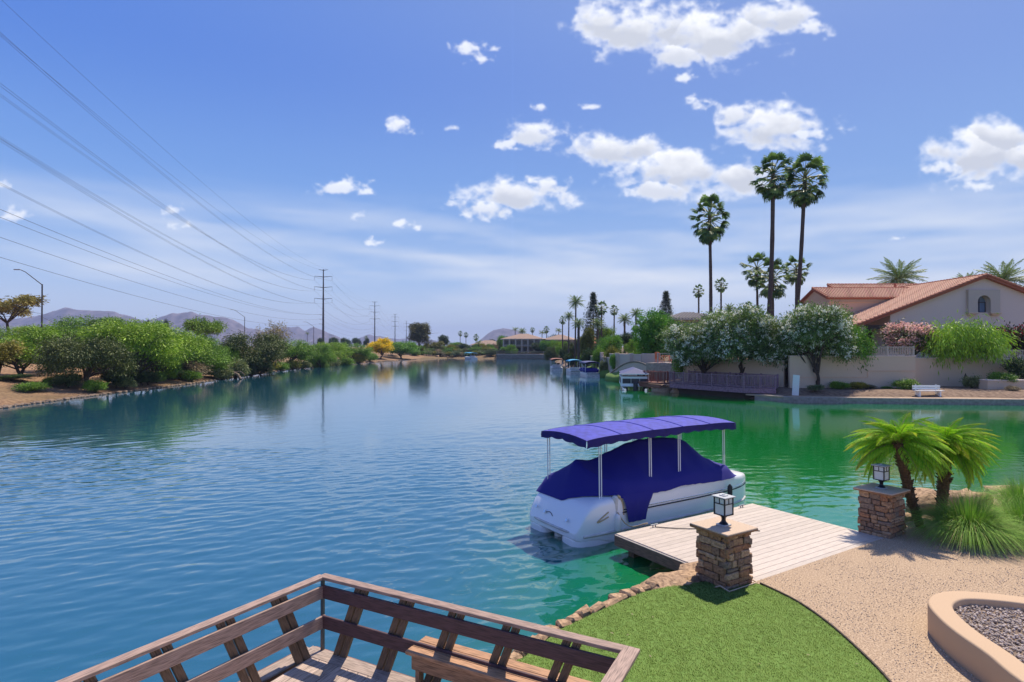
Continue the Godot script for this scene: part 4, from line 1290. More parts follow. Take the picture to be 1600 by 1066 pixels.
func pillars() -> void:
	rg.seed = 44
	var o := thing("stone_pillar", "stacked stone pillar on the turf corner in front of the dock", "pillar", Vector3(3.36, LAND - 0.03, -9.37), UY, "stone pillars by the dock")
	var w := 0.55
	obj("mortar_core", box_mb(Vector3(0, 0.40, 0), Vector3(w - 0.03, 0.86, w - 0.03)), M.mortar, o)
	for f in 4:
		var b := Basis(Vector3.UP, f * PI / 2)
		var y := 0.0
		var course := 0
		while y < 0.82:
			var h := rg.randf_range(0.062, 0.125)
			if y + h > 0.80: h = 0.845 - y
			var wrap := (course + f) % 2 == 0
			var x0 := -w / 2 - (0.035 if wrap else -0.02)
			var x1 := -x0
			var x := x0
			while x < x1 - 0.01:
				var ln := rg.randf_range(0.11, 0.30)
				if x + ln > x1 - 0.08: ln = x1 - x
				var hh := h
				var parts := 1
				if h > 0.1 and ln < 0.2 and rg.randf() < 0.3: parts = 2
				for q in parts:
					var th := 0.05 + rg.randf_range(0.0, 0.03)
					var m := MB.new()
					m.box(Vector3.ZERO, Vector3(ln - 0.009, hh / parts - 0.009, th), Basis(), 0.011, 0.006, rg.randf() * 50)
					obj("stone", m, M["stone%d" % (rg.randi() % 6)], o, b * Vector3(x + ln / 2, y + hh / parts * (q + 0.5), w / 2 - 0.012 + th / 2 - 0.025), b * Basis(Vector3(0, 0, 1), rg.randf_range(-0.02, 0.02)))
				x += ln
			y += h
			course += 1
	var cap := MB.new()
	cap.box(Vector3(0, 0.872, 0), Vector3(0.73, 0.05, 0.73), Basis(), 0.007, 0.002, 3.0)
	obj("cap_slab", cap, M.cap, o)
	var rim := MB.new()
	rim.box(Vector3(0, 0.862, 0), Vector3(0.738, 0.04, 0.738), Basis(), 0.01, 0.004, 9.0)
	obj("cap_edge", rim, M.capedge, o)
	var p2: Node3D = o.duplicate()
	p2.name = numbered("stone_pillar", self)
	tag(p2, "reddish stacked stone pillar at the far corner of the dock by the palms", "pillar", "stone pillars by the dock")
	add_child(p2, true)
	p2.position = Vector3(7.39, LAND - 0.03, -11.8)
	p2.rotation.y = UY + PI
	var cable := MB.new()
	var pts := []
	for k in 15:
		var t := k / 14.0
		pts.append(Vector3(-0.33 + 0.66 * minf(t * 2, 1.0) , 0.045, 0.36) if t <= 0.5 else Vector3(0.36, 0.045, 0.36 - 0.7 * (t - 0.5) * 2))
	pts.push_front(Vector3(-0.36, 0.09, 0.22))
	pts.push_front(Vector3(-0.37, 0.02, 0.1))
	cable.tube(pts, [0.011], 5)
	tag(obj("garden_hose", cable, M.cap, self, Vector3(3.36, LAND - 0.03, -9.37), Basis(Vector3.UP, UY)), "thin tan cable laid round the foot of the front stone pillar", "cable")
	# lanterns
	var la := thing("lantern", "square black framed lantern with frosted panes on the front stone pillar", "lantern", Vector3(3.36, LAND + 0.867, -9.37), UY, "lanterns on the stone pillars")
	obj("base", box_mb(Vector3(0, 0.012, 0), Vector3(0.17, 0.024, 0.17), Basis(), 0.004), M.lamp_roof, la)
	var st := MB.new()
	st.lathe(Vector3.ZERO, [[0.075, 0.022], [0.06, 0.04], [0.04, 0.06], [0.033, 0.085], [0.035, 0.12], [0.06, 0.155], [0.085, 0.17]], 12)
	obj("stem", st, M.lamp_metal, la)
	var s := 0.098
	var y0 := 0.172
	var y1 := 0.452
	obj("body_plate", box_mb(Vector3(0, y0 + 0.006, 0), Vector3(s * 2 + 0.02, 0.014, s * 2 + 0.02)), M.lamp_metal, la)
	for a in [[-1, -1], [-1, 1], [1, -1], [1, 1]]: obj("corner_bar", box_mb(Vector3(a[0] * s, (y0 + y1) / 2, a[1] * s), Vector3(0.018, y1 - y0, 0.018)), M.lamp_metal, la)
	var yc := y0 + 0.18
	for f in 4:
		var b := Basis(Vector3.UP, f * PI / 2)
		obj("cross_bar", box_mb(Vector3(0, yc, s), Vector3(s * 2 - 0.016, 0.012, 0.013)), M.lamp_metal, la, Vector3.ZERO, b)
		obj("cross_bar", box_mb(Vector3(0, (yc + y1) / 2 + 0.003, s), Vector3(0.011, y1 - yc - 0.006, 0.012)), M.lamp_metal, la, Vector3.ZERO, b)
		obj("cross_bar", box_mb(Vector3(0, y1 - 0.007, s), Vector3(s * 2 - 0.016, 0.014, 0.014)), M.lamp_metal, la, Vector3.ZERO, b)
		obj("pane", box_mb(Vector3(0, (y0 + 0.014 + yc - 0.006) / 2, s - 0.004), Vector3(s * 2 - 0.02, yc - y0 - 0.02, 0.004)), M.frost, la, Vector3.ZERO, b)
		for q in [-1, 1]: obj("pane", box_mb(Vector3(q * 0.047, (y1 - 0.014 + yc + 0.006) / 2, s - 0.0045), Vector3(0.082, y1 - yc - 0.022, 0.004)), M.frost, la, Vector3.ZERO, b)
	var rf := MB.new()
	rf.box(Vector3(0, y1 + 0.008, 0), Vector3(s * 2 + 0.07, 0.016, s * 2 + 0.07), Basis(), 0.003)
	rf.box(Vector3(0, y1 + 0.022, 0), Vector3(0.1, 0.014, 0.1), Basis(), 0.004)
	rf.box(Vector3(0, y1 + 0.034, 0), Vector3(0.04, 0.012, 0.04), Basis(), 0.004)
	obj("roof", rf, M.lamp_roof, la)
	var l2: Node3D = la.duplicate()
	l2.name = numbered("lantern", self)
	tag(l2, "square black framed lantern on the far stone pillar in front of the palms", "lantern", "lanterns on the stone pillars")
	add_child(l2, true)
	l2.position = Vector3(7.39, LAND + 0.867, -11.8)

func near_plants() -> void:
	# two pygmy date palms, each frond a part
	var spots := [[G(1440, 822, LAND), D(1404, 692, 12.0), "small feathery palm with a slim leaning trunk beside the far stone pillar"], [G(1466, 806, LAND), D(1476, 694, 12.5), "small feathery palm with a thicker trunk, right of the leaning one"]]
	for k in 2:
		var foot: Vector3 = spots[k][0]
		var top: Vector3 = spots[k][1]
		var o := thing("date_palm", spots[k][2], "palm", foot, 0.0, "small date palms by the dock")
		var tr := MB.new()
		var rel := top - foot
		var pts := []
		var rad := []
		for j in 25:
			var t := j / 24.0
			pts.append(Vector3(0, -0.15, 0).lerp(rel, t) + Vector3(-0.05 * sin(PI * t) * (1 if k == 0 else -0.6), 0, 0))
			rad.append((0.075 if k == 0 else 0.095) * (1.0 + 0.30 * t) * (1.0 + 0.10 * (j % 2)))
		tr.tube(pts, rad, 10)
		# leaf base stubs give the trunk its rough outline
		rg.seed = 60 + k
		for j in 150:
			var t := rg.randf_range(0.05, 1.0)
			var f := t * 24.0
			var q := mini(int(f), 23)
			var c: Vector3 = pts[q].lerp(pts[q + 1], f - q)
			var a := rg.randf() * TAU
			var d := Vector3(cos(a), rg.randf_range(0.5, 1.1), sin(a)).normalized()
			tr.tube([c + Vector3(cos(a), 0, sin(a)) * rad[q] * 0.85, c + Vector3(cos(a), 0, sin(a)) * rad[q] * 0.95 + d * rg.randf_range(0.03, 0.05) * (1.0 + t * 0.8)], [0.019, 0.009], 4)
		obj("trunk", tr, M.bark_brown, o)
		for j in 120:
			var t := j / 120.0
			var e := lerpf(1.4, -0.22, pow(t, 0.8)) + rg.randf_range(-0.12, 0.12)
			if k == 0 and e < 0.75 and absf(wrapf(j * 2.4 - 3.75, -PI, PI)) < 0.75: continue
			var s := rg.randf_range(0.82, 1.08) * lerpf(0.75, 1.0, clampf(t * 2.5, 0, 1)) * (1.0 if k == 0 else 1.0)
			obj("frond", pygmy[rg.randi() % 5], M.pygmy, o, rel + Vector3(0, 0.06 - 0.12 * t, 0), frond_turn(j * 2.4 + rg.randf() * 0.5, e, rg.randf_range(-0.25, 0.25)).scaled(Vector3.ONE * s))
	# ornamental grass
	for q in [[G(1512, 842, LAND), 0.98, 1.0, 5200, "large fountain shaped clump of green ornamental grass on the gravel's far side"], [G(1602, 838, LAND), 0.95, 0.9, 3200, "clump of ornamental grass at the right edge beside the large one"], [G(1596, 800, LAND - 0.05), 0.95, 0.9, 2400, "taller lighter grass clump behind the others at the right edge"], [G(1670, 850, LAND), 0.95, 0.9, 1200, "ornamental grass clump just outside the right edge of the view"]]:
		rg.seed = int(q[0].x * 100)
		var m := MB.new()
		for k in q[3]:
			var a := rg.randf() * TAU
			var lean := pow(rg.randf(), 0.62)
			var l: float = q[1] * rg.randf_range(0.7, 1.15)
			var d := Vector3(cos(a), 0, sin(a))
			var p := d * 0.30 * rg.randf() + Vector3(0, -0.02, 0)
			m.col = Color(0.09, 0.22, 0.02).lerp(Color(0.27, 0.48, 0.055), rg.randf()) * VS
			if rg.randf() < 0.12: m.col = Color(0.3, 0.3, 0.1) * VS
			var w := 0.0048
			var side := Vector3(-d.z, 0, d.x)
			var prev := [p - side * w, p + side * w]
			for s in 4:
				var t := (s + 1) / 4.0
				var c: Vector3 = p + d * l * q[2] * 1.2 * lean * t * (0.45 + 0.55 * t) + Vector3.UP * l * (t * (1.0 - 0.15 * lean) - lean * 0.78 * t * t * t)
				var ww := w * (1.0 - t * 0.85)
				m.poly([prev[0], prev[1], c + side * ww, c - side * ww])
				prev = [c - side * ww, c + side * ww]
		var o := thing("ornamental_grass", q[4], "grass clump", q[0], 0.0, "ornamental grass clumps")
		stuff("blades", m, M.blade, o)
	# fallen leaf litter on turf
	rg.seed = 71
	var lf := MB.new()
	for k in 26:
		var p := Vector3(rg.randf_range(0.8, 4.0), LAND + 0.03, -rg.randf_range(5.6, 8.8))
		if not Geometry2D.is_point_in_polygon(Vector2(p.x, -p.z), lawn_poly): continue
		lf.col = Color(0.35, 0.25, 0.12).lerp(Color(0.5, 0.42, 0.25), rg.randf()) * VS * 0.5
		var a := rg.randf() * TAU
		lf.leaf(p, Vector3(cos(a), 0.15, sin(a)).normalized(), Vector3(-sin(a), 0.2, cos(a)).normalized(), rg.randf_range(0.03, 0.06), 0.01)
	tag(stuff("leaf_litter", lf, M.leaf), "dry fallen leaves scattered on the turf", "leaves")

# ---------------------------------------------------------------- right bank
func wall(called: String, label: String, category: String, a: Vector2, b: Vector2, y0: float, y1: float, th: float, m: Material, coping := true, group := "") -> Node3D:
	var o := thing(called, label, category, Vector3((a.x + b.x) / 2, y0, -(a.y + b.y) / 2), 0.0, group)
	var d := Vector3(b.x - a.x, 0, a.y - b.y)
	o.transform.basis = yawed(d)
	obj("wall_face", box_mb(Vector3(0, (y1 - y0) / 2, 0), Vector3(d.length(), y1 - y0, th)), m, o)
	if coping: obj("coping", box_mb(Vector3(0, y1 - y0 + 0.045, 0), Vector3(d.length() + 0.06, 0.09, th + 0.09), Basis(), 0.015), M.wall_grey, o)
	return o

func fence(called: String, label: String, a: Vector2, b: Vector2, y: float, h: float, m: Material, gap := 0.13, posts := 1.6, group := "", fat := 0.014) -> Node3D:
	var d := Vector3(b.x - a.x, 0, a.y - b.y)
	var ln := d.length()
	var o := thing(called, label, "railing", Vector3(a.x, y, -a.y), 0.0, group)
	o.transform.basis = yawed(d)
	obj("top_rail", box_mb(Vector3(ln / 2, h - 0.03, 0), Vector3(ln, 0.06, 0.09)), m, o)
	obj("bottom_rail", box_mb(Vector3(ln / 2, 0.1, 0), Vector3(ln, 0.05, 0.05)), m, o)
	var n := maxi(1, int(round(ln / posts)))
	for k in n + 1: obj("post", box_mb(Vector3(ln * k / n, h / 2 + 0.03, 0), Vector3(0.1, h + 0.06, 0.1)), m, o)
	var q := MB.new()
	var c := int(ln / gap)
	for k in c: q.box(Vector3((k + 0.5) * ln / c, h / 2 + 0.03, 0), Vector3(fat * 2, h - 0.18, fat * 2))
	stuff("balusters", q, m, o)
	return o

func tiles(m: MB, o: Vector3, along: Vector3, up: Vector3, pitch := 0.30, course := 0.42, r := 0.105) -> void:
	# barrel tiles in courses from the eave at «o», each lapping over the one below
	var la := along.length()
	var lu := up.length()
	var a := along / la
	var u := up / lu
	var n := u.cross(a)
	if n.y < 0: n = -n
	var nc := int(la / pitch)
	var nr := int(ceil(lu / course))
	for k in nc:
		var c := o + a * (k + 0.5) * la / nc
		for j in nr:
			var t0 := j * course
			var t1 := minf(t0 + course * 1.02, lu)
			var w := 0.8 + 0.35 * absf(sin(k * 12.9898 + j * 78.233) * 1.0)
			m.col = Color(w, w * (0.94 + 0.08 * sin(k * 3.1 + j * 1.7)), w * 0.95)
			var ring0 := []
			var ring1 := []
			for s in 5:
				var th := PI * s / 4.0
				var off := a * cos(th) * r * -1.0 + n * sin(th) * r
				ring0.append(c + u * t0 + off * 1.1 + n * 0.035)
				ring1.append(c + u * t1 + off * 0.92 + n * 0.0)
			for s in 4: m.poly([ring0[s], ring0[s + 1], ring1[s + 1], ring1[s]], c + u * t0 - n)
			m.poly(ring0)

func slab(m: MB, o: Vector3, along: Vector3, up: Vector3, th: float) -> void:
	var n := up.cross(along).normalized()
	if n.y < 0: n = -n
	var c := o + along / 2 + up / 2
	for k in 2:
		var q := n * (-th * k)
		m.poly([o + q, o + along + q, o + along + up + q, o + up + q], c - n * th / 2)
	var b := [o, o + along, o + along + up, o + up]
	for k in 4: m.poly([b[k], b[(k + 1) % 4], b[(k + 1) % 4] - n * th, b[k] - n * th], c - n * th / 2)

func main_house() -> void:
	var o := thing("stucco_house", "stucco house with a red barrel tile roof and arched gable window", "house")
	var z := -56.0
	var base := 2.5
	var apex := Vector3(44.9, 10.85, z)
	var le := Vector3(32.7, 6.15, z)
	var re := Vector3(57.1, 6.15, z)
	var back := Vector3(0, 0, -13.0)
	var dn := Vector3(0, -0.22, 0)
	# the gable wall with an arched opening, so that the window sits back in the wall
	var g := MB.new()
	var wx := 44.75
	var wb := 7.35
	var hw := 0.62
	var sp := 8.35
	var arch := []
	for k in 13: arch.append(Vector3(wx - cos(PI * k / 12.0) * hw, sp + sin(PI * k / 12.0) * hw, z))
	var rise := func(x: float) -> float: return apex.y - 0.22 - absf(x - apex.x) * (apex.y - le.y) / 12.2
	for side in [[36.0, wx - hw], [wx + hw, 57.0]]:
		var q := [Vector3(side[0], base, z), Vector3(side[1], base, z), Vector3(side[1], rise.call(side[1]), z)]
		if side[1] > apex.x and side[0] < apex.x: q.append(Vector3(apex.x, rise.call(apex.x), z))
		q.append(Vector3(side[0], rise.call(side[0]), z))
		g.poly(q, Vector3(45, 6, z - 5))
	g.poly([Vector3(wx - hw, base, z), Vector3(wx + hw, base, z), Vector3(wx + hw, wb, z), Vector3(wx - hw, wb, z)], Vector3(45, 6, z - 5))
	for k in 12:
		var a: Vector3 = arch[k]
		var b: Vector3 = arch[k + 1]
		g.poly([a, b, Vector3(b.x, rise.call(b.x), z), Vector3(a.x, rise.call(a.x), z)], Vector3(45, 6, z - 5))
		g.poly([a, b, b + Vector3(0, 0, -0.45), a + Vector3(0, 0, -0.45)], Vector3(wx, 20, z))
	for x in [wx - hw, wx + hw]: g.poly([Vector3(x, wb, z), Vector3(x, sp, z), Vector3(x, sp, z - 0.45), Vector3(x, wb, z - 0.45)])
	g.poly([Vector3(wx - hw, wb, z), Vector3(wx + hw, wb, z), Vector3(wx + hw, wb, z - 0.45), Vector3(wx - hw, wb, z - 0.45)])
	g.poly([Vector3(36.0, base, z), Vector3(36.0, rise.call(36.0), z), Vector3(36.0, rise.call(36.0), z - 13), Vector3(36.0, base, z - 13)], Vector3(45, 6, z - 5))
	obj("wall", g, M.wall_grey, o)
	var sur := MB.new()           # the thick stucco surround stands proud of the gable
	for k in 12:
		var a: Vector3 = arch[k]
		var b: Vector3 = arch[k + 1]
		var out := func(p: Vector3) -> Vector3:
			var d := p - Vector3(wx, sp, z)
			return Vector3(wx, sp, z) + Vector3(clampf(d.x * 4.0, -1.5, 1.5), clampf(d.y * 4.0, 0, 1.15), 0)
		var f := Vector3(0, 0, 0.28)
		sur.poly([a + f, b + f, out.call(b) + f, out.call(a) + f], Vector3(wx, sp, z - 3))
		sur.poly([out.call(a) + f, out.call(b) + f, out.call(b), out.call(a)], Vector3(wx, sp, z))
		sur.poly([a, b, b + f, a + f])
	for s in [-1, 1]: sur.box(Vector3(wx + s * 1.06, (wb + sp) / 2, z + 0.14), Vector3(0.88, sp - wb, 0.28))
	obj("window_surround", sur, M.wall_white, o)
	for s in [-1, 1]:
		var co := MB.new()
		co.box(Vector3(wx + s * 1.08, wb - 0.07, z + 0.20), Vector3(0.98, 0.14, 0.40), Basis(), 0.02)
		co.box(Vector3(wx + s * 1.12, wb - 0.22, z + 0.12), Vector3(0.72, 0.16, 0.25), Basis(), 0.02)
		obj("corbel", co, M.wall_tan, o)
	var wnd := obj("arched_window", box_mb(Vector3(wx, wb + 0.03, z - 0.38), Vector3(hw * 2, 0.06, 0.08)), M.dark_wood_and_shade, o)
	var pane := MB.new()
	var q := [Vector3(wx + hw, wb, z - 0.4), Vector3(wx - hw, wb, z - 0.4)]
	for a in arch: q.append(a + Vector3(0, 0, -0.4))
	pane.poly(q, Vector3(wx, sp, z - 5))
	obj("pane", pane, M.glass_sky, wnd)
	var mu := MB.new()
	for x in [-hw + 0.03, 0.0, hw - 0.03]: mu.box(Vector3(wx + x, (wb + sp) / 2, z - 0.37), Vector3(0.06, sp - wb, 0.05))
	mu.box(Vector3(wx, sp, z - 0.365), Vector3(hw * 2, 0.06, 0.05))
	mu.box(Vector3(wx, sp + 0.3, z - 0.37), Vector3(0.05, 0.56, 0.05))
	obj("window_frame", mu, M.dark_wood_and_shade, wnd)
	# roof: two slopes of barrel tile over a deck, rake tiles along the gable
	for s in [[le, apex, "roof"], [re, apex, "roof"]]:
		var up: Vector3 = s[1] - s[0]
		var d := MB.new()
		slab(d, s[0] + Vector3(0, 0, 0.45), back, up, 0.2)
		var rf := obj("roof", d, M.tile_red, o)
		var t := MB.new()
		tiles(t, s[0] + Vector3(0, 0.02, 0.40), back, up)
		stuff("roof_tiles", t, M.tile, rf).material_override = M.tile_v
		var rk := MB.new()
		var n := int(up.length() / 0.4)
		for k in n:
			var p0: Vector3 = s[0] + up * (k / float(n)) + Vector3(0, 0.07, 0.42)
			var p1: Vector3 = s[0] + up * ((k + 1.05) / n) + Vector3(0, 0.04, 0.42)
			rk.tube([p0, p1], [0.15, 0.125], 8)
		stuff("rake_tiles", rk, M.tile_red, rf)
	var rg_ := MB.new()
	for k in 32: rg_.tube([apex + Vector3(0, 0.08, 0.4 - k * 0.42), apex + Vector3(0, 0.05, -0.05 - k * 0.42)], [0.15, 0.125], 8)
	stuff("ridge_tiles", rg_, M.tile_red, o)
	# the porch under the low end of the roof
	obj("porch_shade_wall", box_mb(Vector3(34.3, 4.2, z - 3.0), Vector3(3.4, 3.4, 0.2)), M.dark_wood_and_shade, o)  # shade under the overhang, painted in as a near black back wall
	obj("porch_post", box_mb(Vector3(33.4, 4.2, z - 0.1), Vector3(0.42, 3.6, 0.42)), M.wall_tan, o)
	obj("porch_beam", box_mb(Vector3(34.6, 5.95, z - 0.2), Vector3(3.2, 0.4, 0.35)), M.dark_wood_and_shade, o)
	# the wing on the left with its long eave towards the lake
	var e0 := Vector3(33.2, 9.25, -62.0)
	var ex := Vector3(13.4, 0, 0)
	var up := Vector3(0, 1.25, -3.1)
	obj("wing_wall", box_mb(Vector3(40.1, 6.0, -65.2), Vector3(13.0, 6.6, 5.5)), M.wall_peach, o)
	obj("wing_band", box_mb(Vector3(40.1, 9.02, -62.38), Vector3(13.0, 0.3, 0.16)), M.wall_white, o)
	var d1 := MB.new()
	slab(d1, e0, ex, up, 0.16)
	slab(d1, e0 + up * 2.0 * Vector3(1, 0, 1), ex, Vector3(0, up.y, -up.z), 0.16)
	var r1 := obj("wing_roof", d1, M.tile_red, o)
	var t1 := MB.new()
	tiles(t1, e0 + Vector3(0, 0.02, 0.04), ex, up)
	stuff("roof_tiles", t1, M.tile_v, r1)
	var rk1 := MB.new()
	for k in 8: rk1.tube([e0 + up * (k / 8.0) + Vector3(0.05, 0.08, 0), e0 + up * ((k + 1.05) / 8.0) + Vector3(0.05, 0.05, 0)], [0.14, 0.12], 8)
	for k in 32: rk1.tube([e0 + up + Vector3(k * 0.42, 0.08, 0), e0 + up + Vector3(k * 0.42 + 0.45, 0.05, 0)], [0.14, 0.12], 8)
	stuff("ridge_tiles", rk1, M.tile_red, r1)
	var ge := MB.new()
	ge.poly([Vector3(33.55, 9.2, -62.4), Vector3(33.55, 9.2, -68.0), Vector3(33.55, 10.3, -65.1)], Vector3(40, 9, -65))
	obj("gable", ge, M.wall_peach, o)
	# the higher roof behind
	var b0 := Vector3(37.2, 10.0, -66.5)
	var d2 := MB.new()
	var up2 := Vector3(0, 1.35, -2.9)
	slab(d2, b0, Vector3(14.0, 0, 0), up2, 0.16)
	var r2 := obj("rear_roof", d2, M.tile_red, o)
	var t2 := MB.new()
	tiles(t2, b0 + Vector3(0, 0.02, 0.04), Vector3(14.0, 0, 0), up2)
	stuff("roof_tiles", t2, M.tile_v, r2)
	var rk2 := MB.new()
	for k in 8: rk2.tube([b0 + up2 * (k / 8.0) + Vector3(0.05, 0.08, 0), b0 + up2 * ((k + 1.05) / 8.0) + Vector3(0.05, 0.05, 0)], [0.14, 0.12], 8)
	for k in 33: rk2.tube([b0 + up2 + Vector3(k * 0.42, 0.08, 0), b0 + up2 + Vector3(k * 0.42 + 0.45, 0.05, 0)], [0.14, 0.12], 8)
	stuff("ridge_tiles", rk2, M.tile_red, r2)
	obj("rear_wall", box_mb(Vector3(44.2, 6.5, -71.0), Vector3(13.4, 7.0, 3.4)), M.wall_peach, o)
	obj("roof_vent", box_mb(Vector3(43.9, 11.0, -67.4), Vector3(0.2, 0.7, 0.2)), M.tile_red, r2)

func right_bank() -> void:
	main_house()
	# seawall and its walk
	var sw := MB.new()
	var walk := MB.new()
	var e := [Vector2(90, 43), Vector2(60, 42.5), Vector2(36, 41.2), Vector2(28, 42.1), Vector2(20.5, 43.2), Vector2(18.9, 45.5)]
	for k in e.size() - 1:
		var a := Vector3(e[k].x, 0, -e[k].y)
		var b := Vector3(e[k + 1].x, 0, -e[k + 1].y)
		sw.box((a + b) / 2 + Vector3(0, 0.05, -0.12), Vector3((b - a).length() + 0.1, 0.76, 0.3), yawed(b - a), 0.03)
		walk.box((a + b) / 2 + Vector3(0, 0.36, -0.95), Vector3((b - a).length() + 0.2, 0.1, 1.3), yawed(b - a))
	struct("seawall", sw, M.concrete)
	struct("lakeside_walk", walk, M.path)
	wall("garden_wall", "tan stucco garden wall behind the white bench and clipped shrubs", "wall", Vector2(22.3, 47.4), Vector2(32.4, 47.4), 0.5, 3.3, 0.25, M.wall_tan)
	var gw := get_node("garden_wall")
	obj("stepped_band", box_mb(Vector3(-1.6, 1.15, 0.14), Vector3(5.6, 0.07, 0.05)), M.wall_peach, gw)
	obj("stepped_band", box_mb(Vector3(1.19, 1.4, 0.14), Vector3(0.07, 0.55, 0.05)), M.wall_peach, gw)
	obj("stepped_band", box_mb(Vector3(3.1, 1.66, 0.141), Vector3(3.8, 0.07, 0.05)), M.wall_peach, gw)
	wall("garden_wall", "shaded recessed garden wall under the weeping tree", "wall", Vector2(32.3, 49.3), Vector2(38.2, 49.3), 0.5, 3.1, 0.25, M.wall_tan)
	wall("garden_wall", "garden wall at the right edge behind the small planter", "wall", Vector2(38.1, 49.32), Vector2(56, 48.8), 0.5, 3.0, 0.25, M.wall_tan)
	wall("garden_wall", "pale garden wall behind the plum coloured deck under the oleanders", "wall", Vector2(16.2, 55.5), Vector2(22.3, 48.2), 0.5, 2.9, 0.25, M.wall_tan, true)
	fence("wall_railing", "pale baluster railing on the garden wall in front of the dark porch", Vector2(28.2, 47.5), Vector2(32.4, 47.5), 3.39, 0.72, M.wall_white, 0.14, 2.1, "", 0.025)
	fence("wall_railing", "pale baluster railing on the garden wall at the right edge", Vector2(41.0, 49.2), Vector2(46.5, 49.05), 3.09, 0.75, M.wall_white, 0.14, 2.7, "", 0.025)
	obj("railing_pier", box_mb(Vector3(40.3, 3.5, -49.25), Vector3(1.0, 0.9, 0.3), Basis(), 0.02), M.wall_white, self)
	tag(get_node("railing_pier"), "square white stucco pier at the end of the right railing", "pier")
	wall("raised_planter", "low stucco planter box with shrubs near the right edge", "planter", Vector2(36.8, 46.0), Vector2(42.5, 45.9), 0.5, 1.45, 0.9, M.wall_tan)
	# bench facing the water
	var bn := thing("park_bench", "white bench on the far bank in front of the tan wall", "bench", Vector3(30.7, 0.43, -43.4))
	for k in 2: obj("seat_slat", box_mb(Vector3(0, 0.44, -0.11 + 0.23 * k), Vector3(2.05, 0.05, 0.2)), M.white, bn)
	for k in 2: obj("back_slat", box_mb(Vector3(0, 0.58 + 0.17 * k, -0.27), Vector3(2.05, 0.14, 0.04)), M.white, bn)
	for s in [-0.75, 0.75]:
		obj("leg", box_mb(Vector3(s, 0.21, 0.0), Vector3(0.1, 0.42, 0.36)), M.white, bn)
		obj("back_post", box_mb(Vector3(s, 0.5, -0.31), Vector3(0.08, 0.75, 0.05)), M.white, bn)
	# white board at the seawall
	var wp := thing("white_board", "tall narrow white board standing at the seawall beside the deck", "board", Vector3(21.35, 0.4, -44.3), -0.9)
	obj("panel", box_mb(Vector3(0, 0.78, 0), Vector3(0.5, 1.6, 0.05), Basis(Vector3(0, 0, 1), -0.06), 0.01), M.white, wp)
	obj("foot", box_mb(Vector3(0, 0.0, 0), Vector3(0.8, 0.08, 0.2)), M.rock, wp)
	# plum deck with railing
	var dk := thing("lake_deck", "plum painted wooden deck over the water below the oleanders", "deck")
	var pl := [Vector2(14.0, 52.2), Vector2(18.2, 46.3), Vector2(20.4, 45.6), Vector2(21.3, 47.2), Vector2(16.4, 54.6)]
	obj("floor", flat(PackedVector2Array(pl), 0.86, 0.04), M.plum, dk)
	for k in 2:
		var a: Vector2 = pl[k]
		var b: Vector2 = pl[k + 1]
		obj("fascia", box_mb(Vector3((a.x + b.x) / 2, 0.66, -(a.y + b.y) / 2 + 0.03), Vector3((b - a).length() + 0.05, 0.38, 0.06), yawed(Vector3(b.x - a.x, 0, a.y - b.y))), M.plum, dk)
		obj("skirt", box_mb(Vector3((a.x + b.x) / 2 + 0.3, 0.2, -(a.y + b.y) / 2 - 0.5), Vector3((b - a).length(), 0.7, 0.06), yawed(Vector3(b.x - a.x, 0, a.y - b.y))), M.dark_wood_and_shade, dk)
	fence("deck_railing", "plum painted baluster railing along the lake side of the far deck", pl[0], pl[1], 0.87, 0.98, M.plum, 0.13, 1.45, "", 0.022)
	fence("deck_railing", "short plum painted railing at the right end of the far deck", pl[1] + Vector2(0.06, 0), pl[2], 0.87, 0.98, M.plum, 0.13, 1.2, "", 0.022)
	fence("deck_railing", "plum railing on the bank side of the far deck behind the tree trunks", pl[4], pl[3], 0.87, 0.98, M.plum, 0.13, 1.5, "", 0.022)
	var gang := thing("gangway", "short redwood gangway between the far deck and the pontoon boat", "gangway", Vector3(12.9, 0.0, -54.3))
	gang.transform.basis = yawed(Vector3(1.1, 0, 2.0))
	obj("floor", box_mb(Vector3(0, 0.80, 0), Vector3(3.4, 0.1, 1.2)), M.redwood, gang)
	obj("beam", box_mb(Vector3(0, 0.55, 0.5), Vector3(3.4, 0.3, 0.1)), M.redwood, gang)
	fence("gangway_railing", "redwood railing on the lake side of the short gangway", Vector2(12.0, 56.0), Vector2(13.7, 52.9), 0.86, 0.95, M.redwood, 0.2, 0.9, "", 0.025)
	fence("gangway_railing", "redwood railing on the bank side of the short gangway", Vector2(13.0, 56.4), Vector2(14.7, 53.3), 0.86, 0.95, M.redwood, 0.2, 0.9, "", 0.025)
	var stair := thing("stairway", "outdoor steps rising to the left wall behind the far deck", "stairs", Vector3(16.3, 0.7, -54.6))
	stair.transform.basis = yawed(Vector3(0.9, 0, -0.45))
	for k in 8: obj("step", box_mb(Vector3(k * 0.3, 0.08 + k * 0.09, 0), Vector3(0.32, 0.18 + k * 0.18, 1.3)), M.wall_tan, stair)
	for z in [-0.6, 0.6]:
		var hr := MB.new()
		hr.rod(Vector3(0, 1.0, z), Vector3(2.2, 2.35, z), 0.04)
		for k in 4: hr.rod(Vector3(0.1 + k * 0.65, 0.1, z), Vector3(0.1 + k * 0.65, 1.05 + k * 0.4, z), 0.025)
		obj("handrail", hr, M.wall_white, stair)
	for q in [[1034, 611, 0.9, "large grey boulder at the water's edge beside the gangway"], [1060, 612, 0.75, "grey boulder at the water under the left end of the far deck"], [1010, 606, 0.5, "small grey boulder at the waterline right of the pontoon boat"]]:
		tag(obj("boulder", boulder_mb(Vector3(q[2], q[2] * 0.5, q[2] * 0.6), int(q[0])), M.rock, self, G(q[0], q[1], 0.1)), q[3], "boulder", "boulders below the far deck")
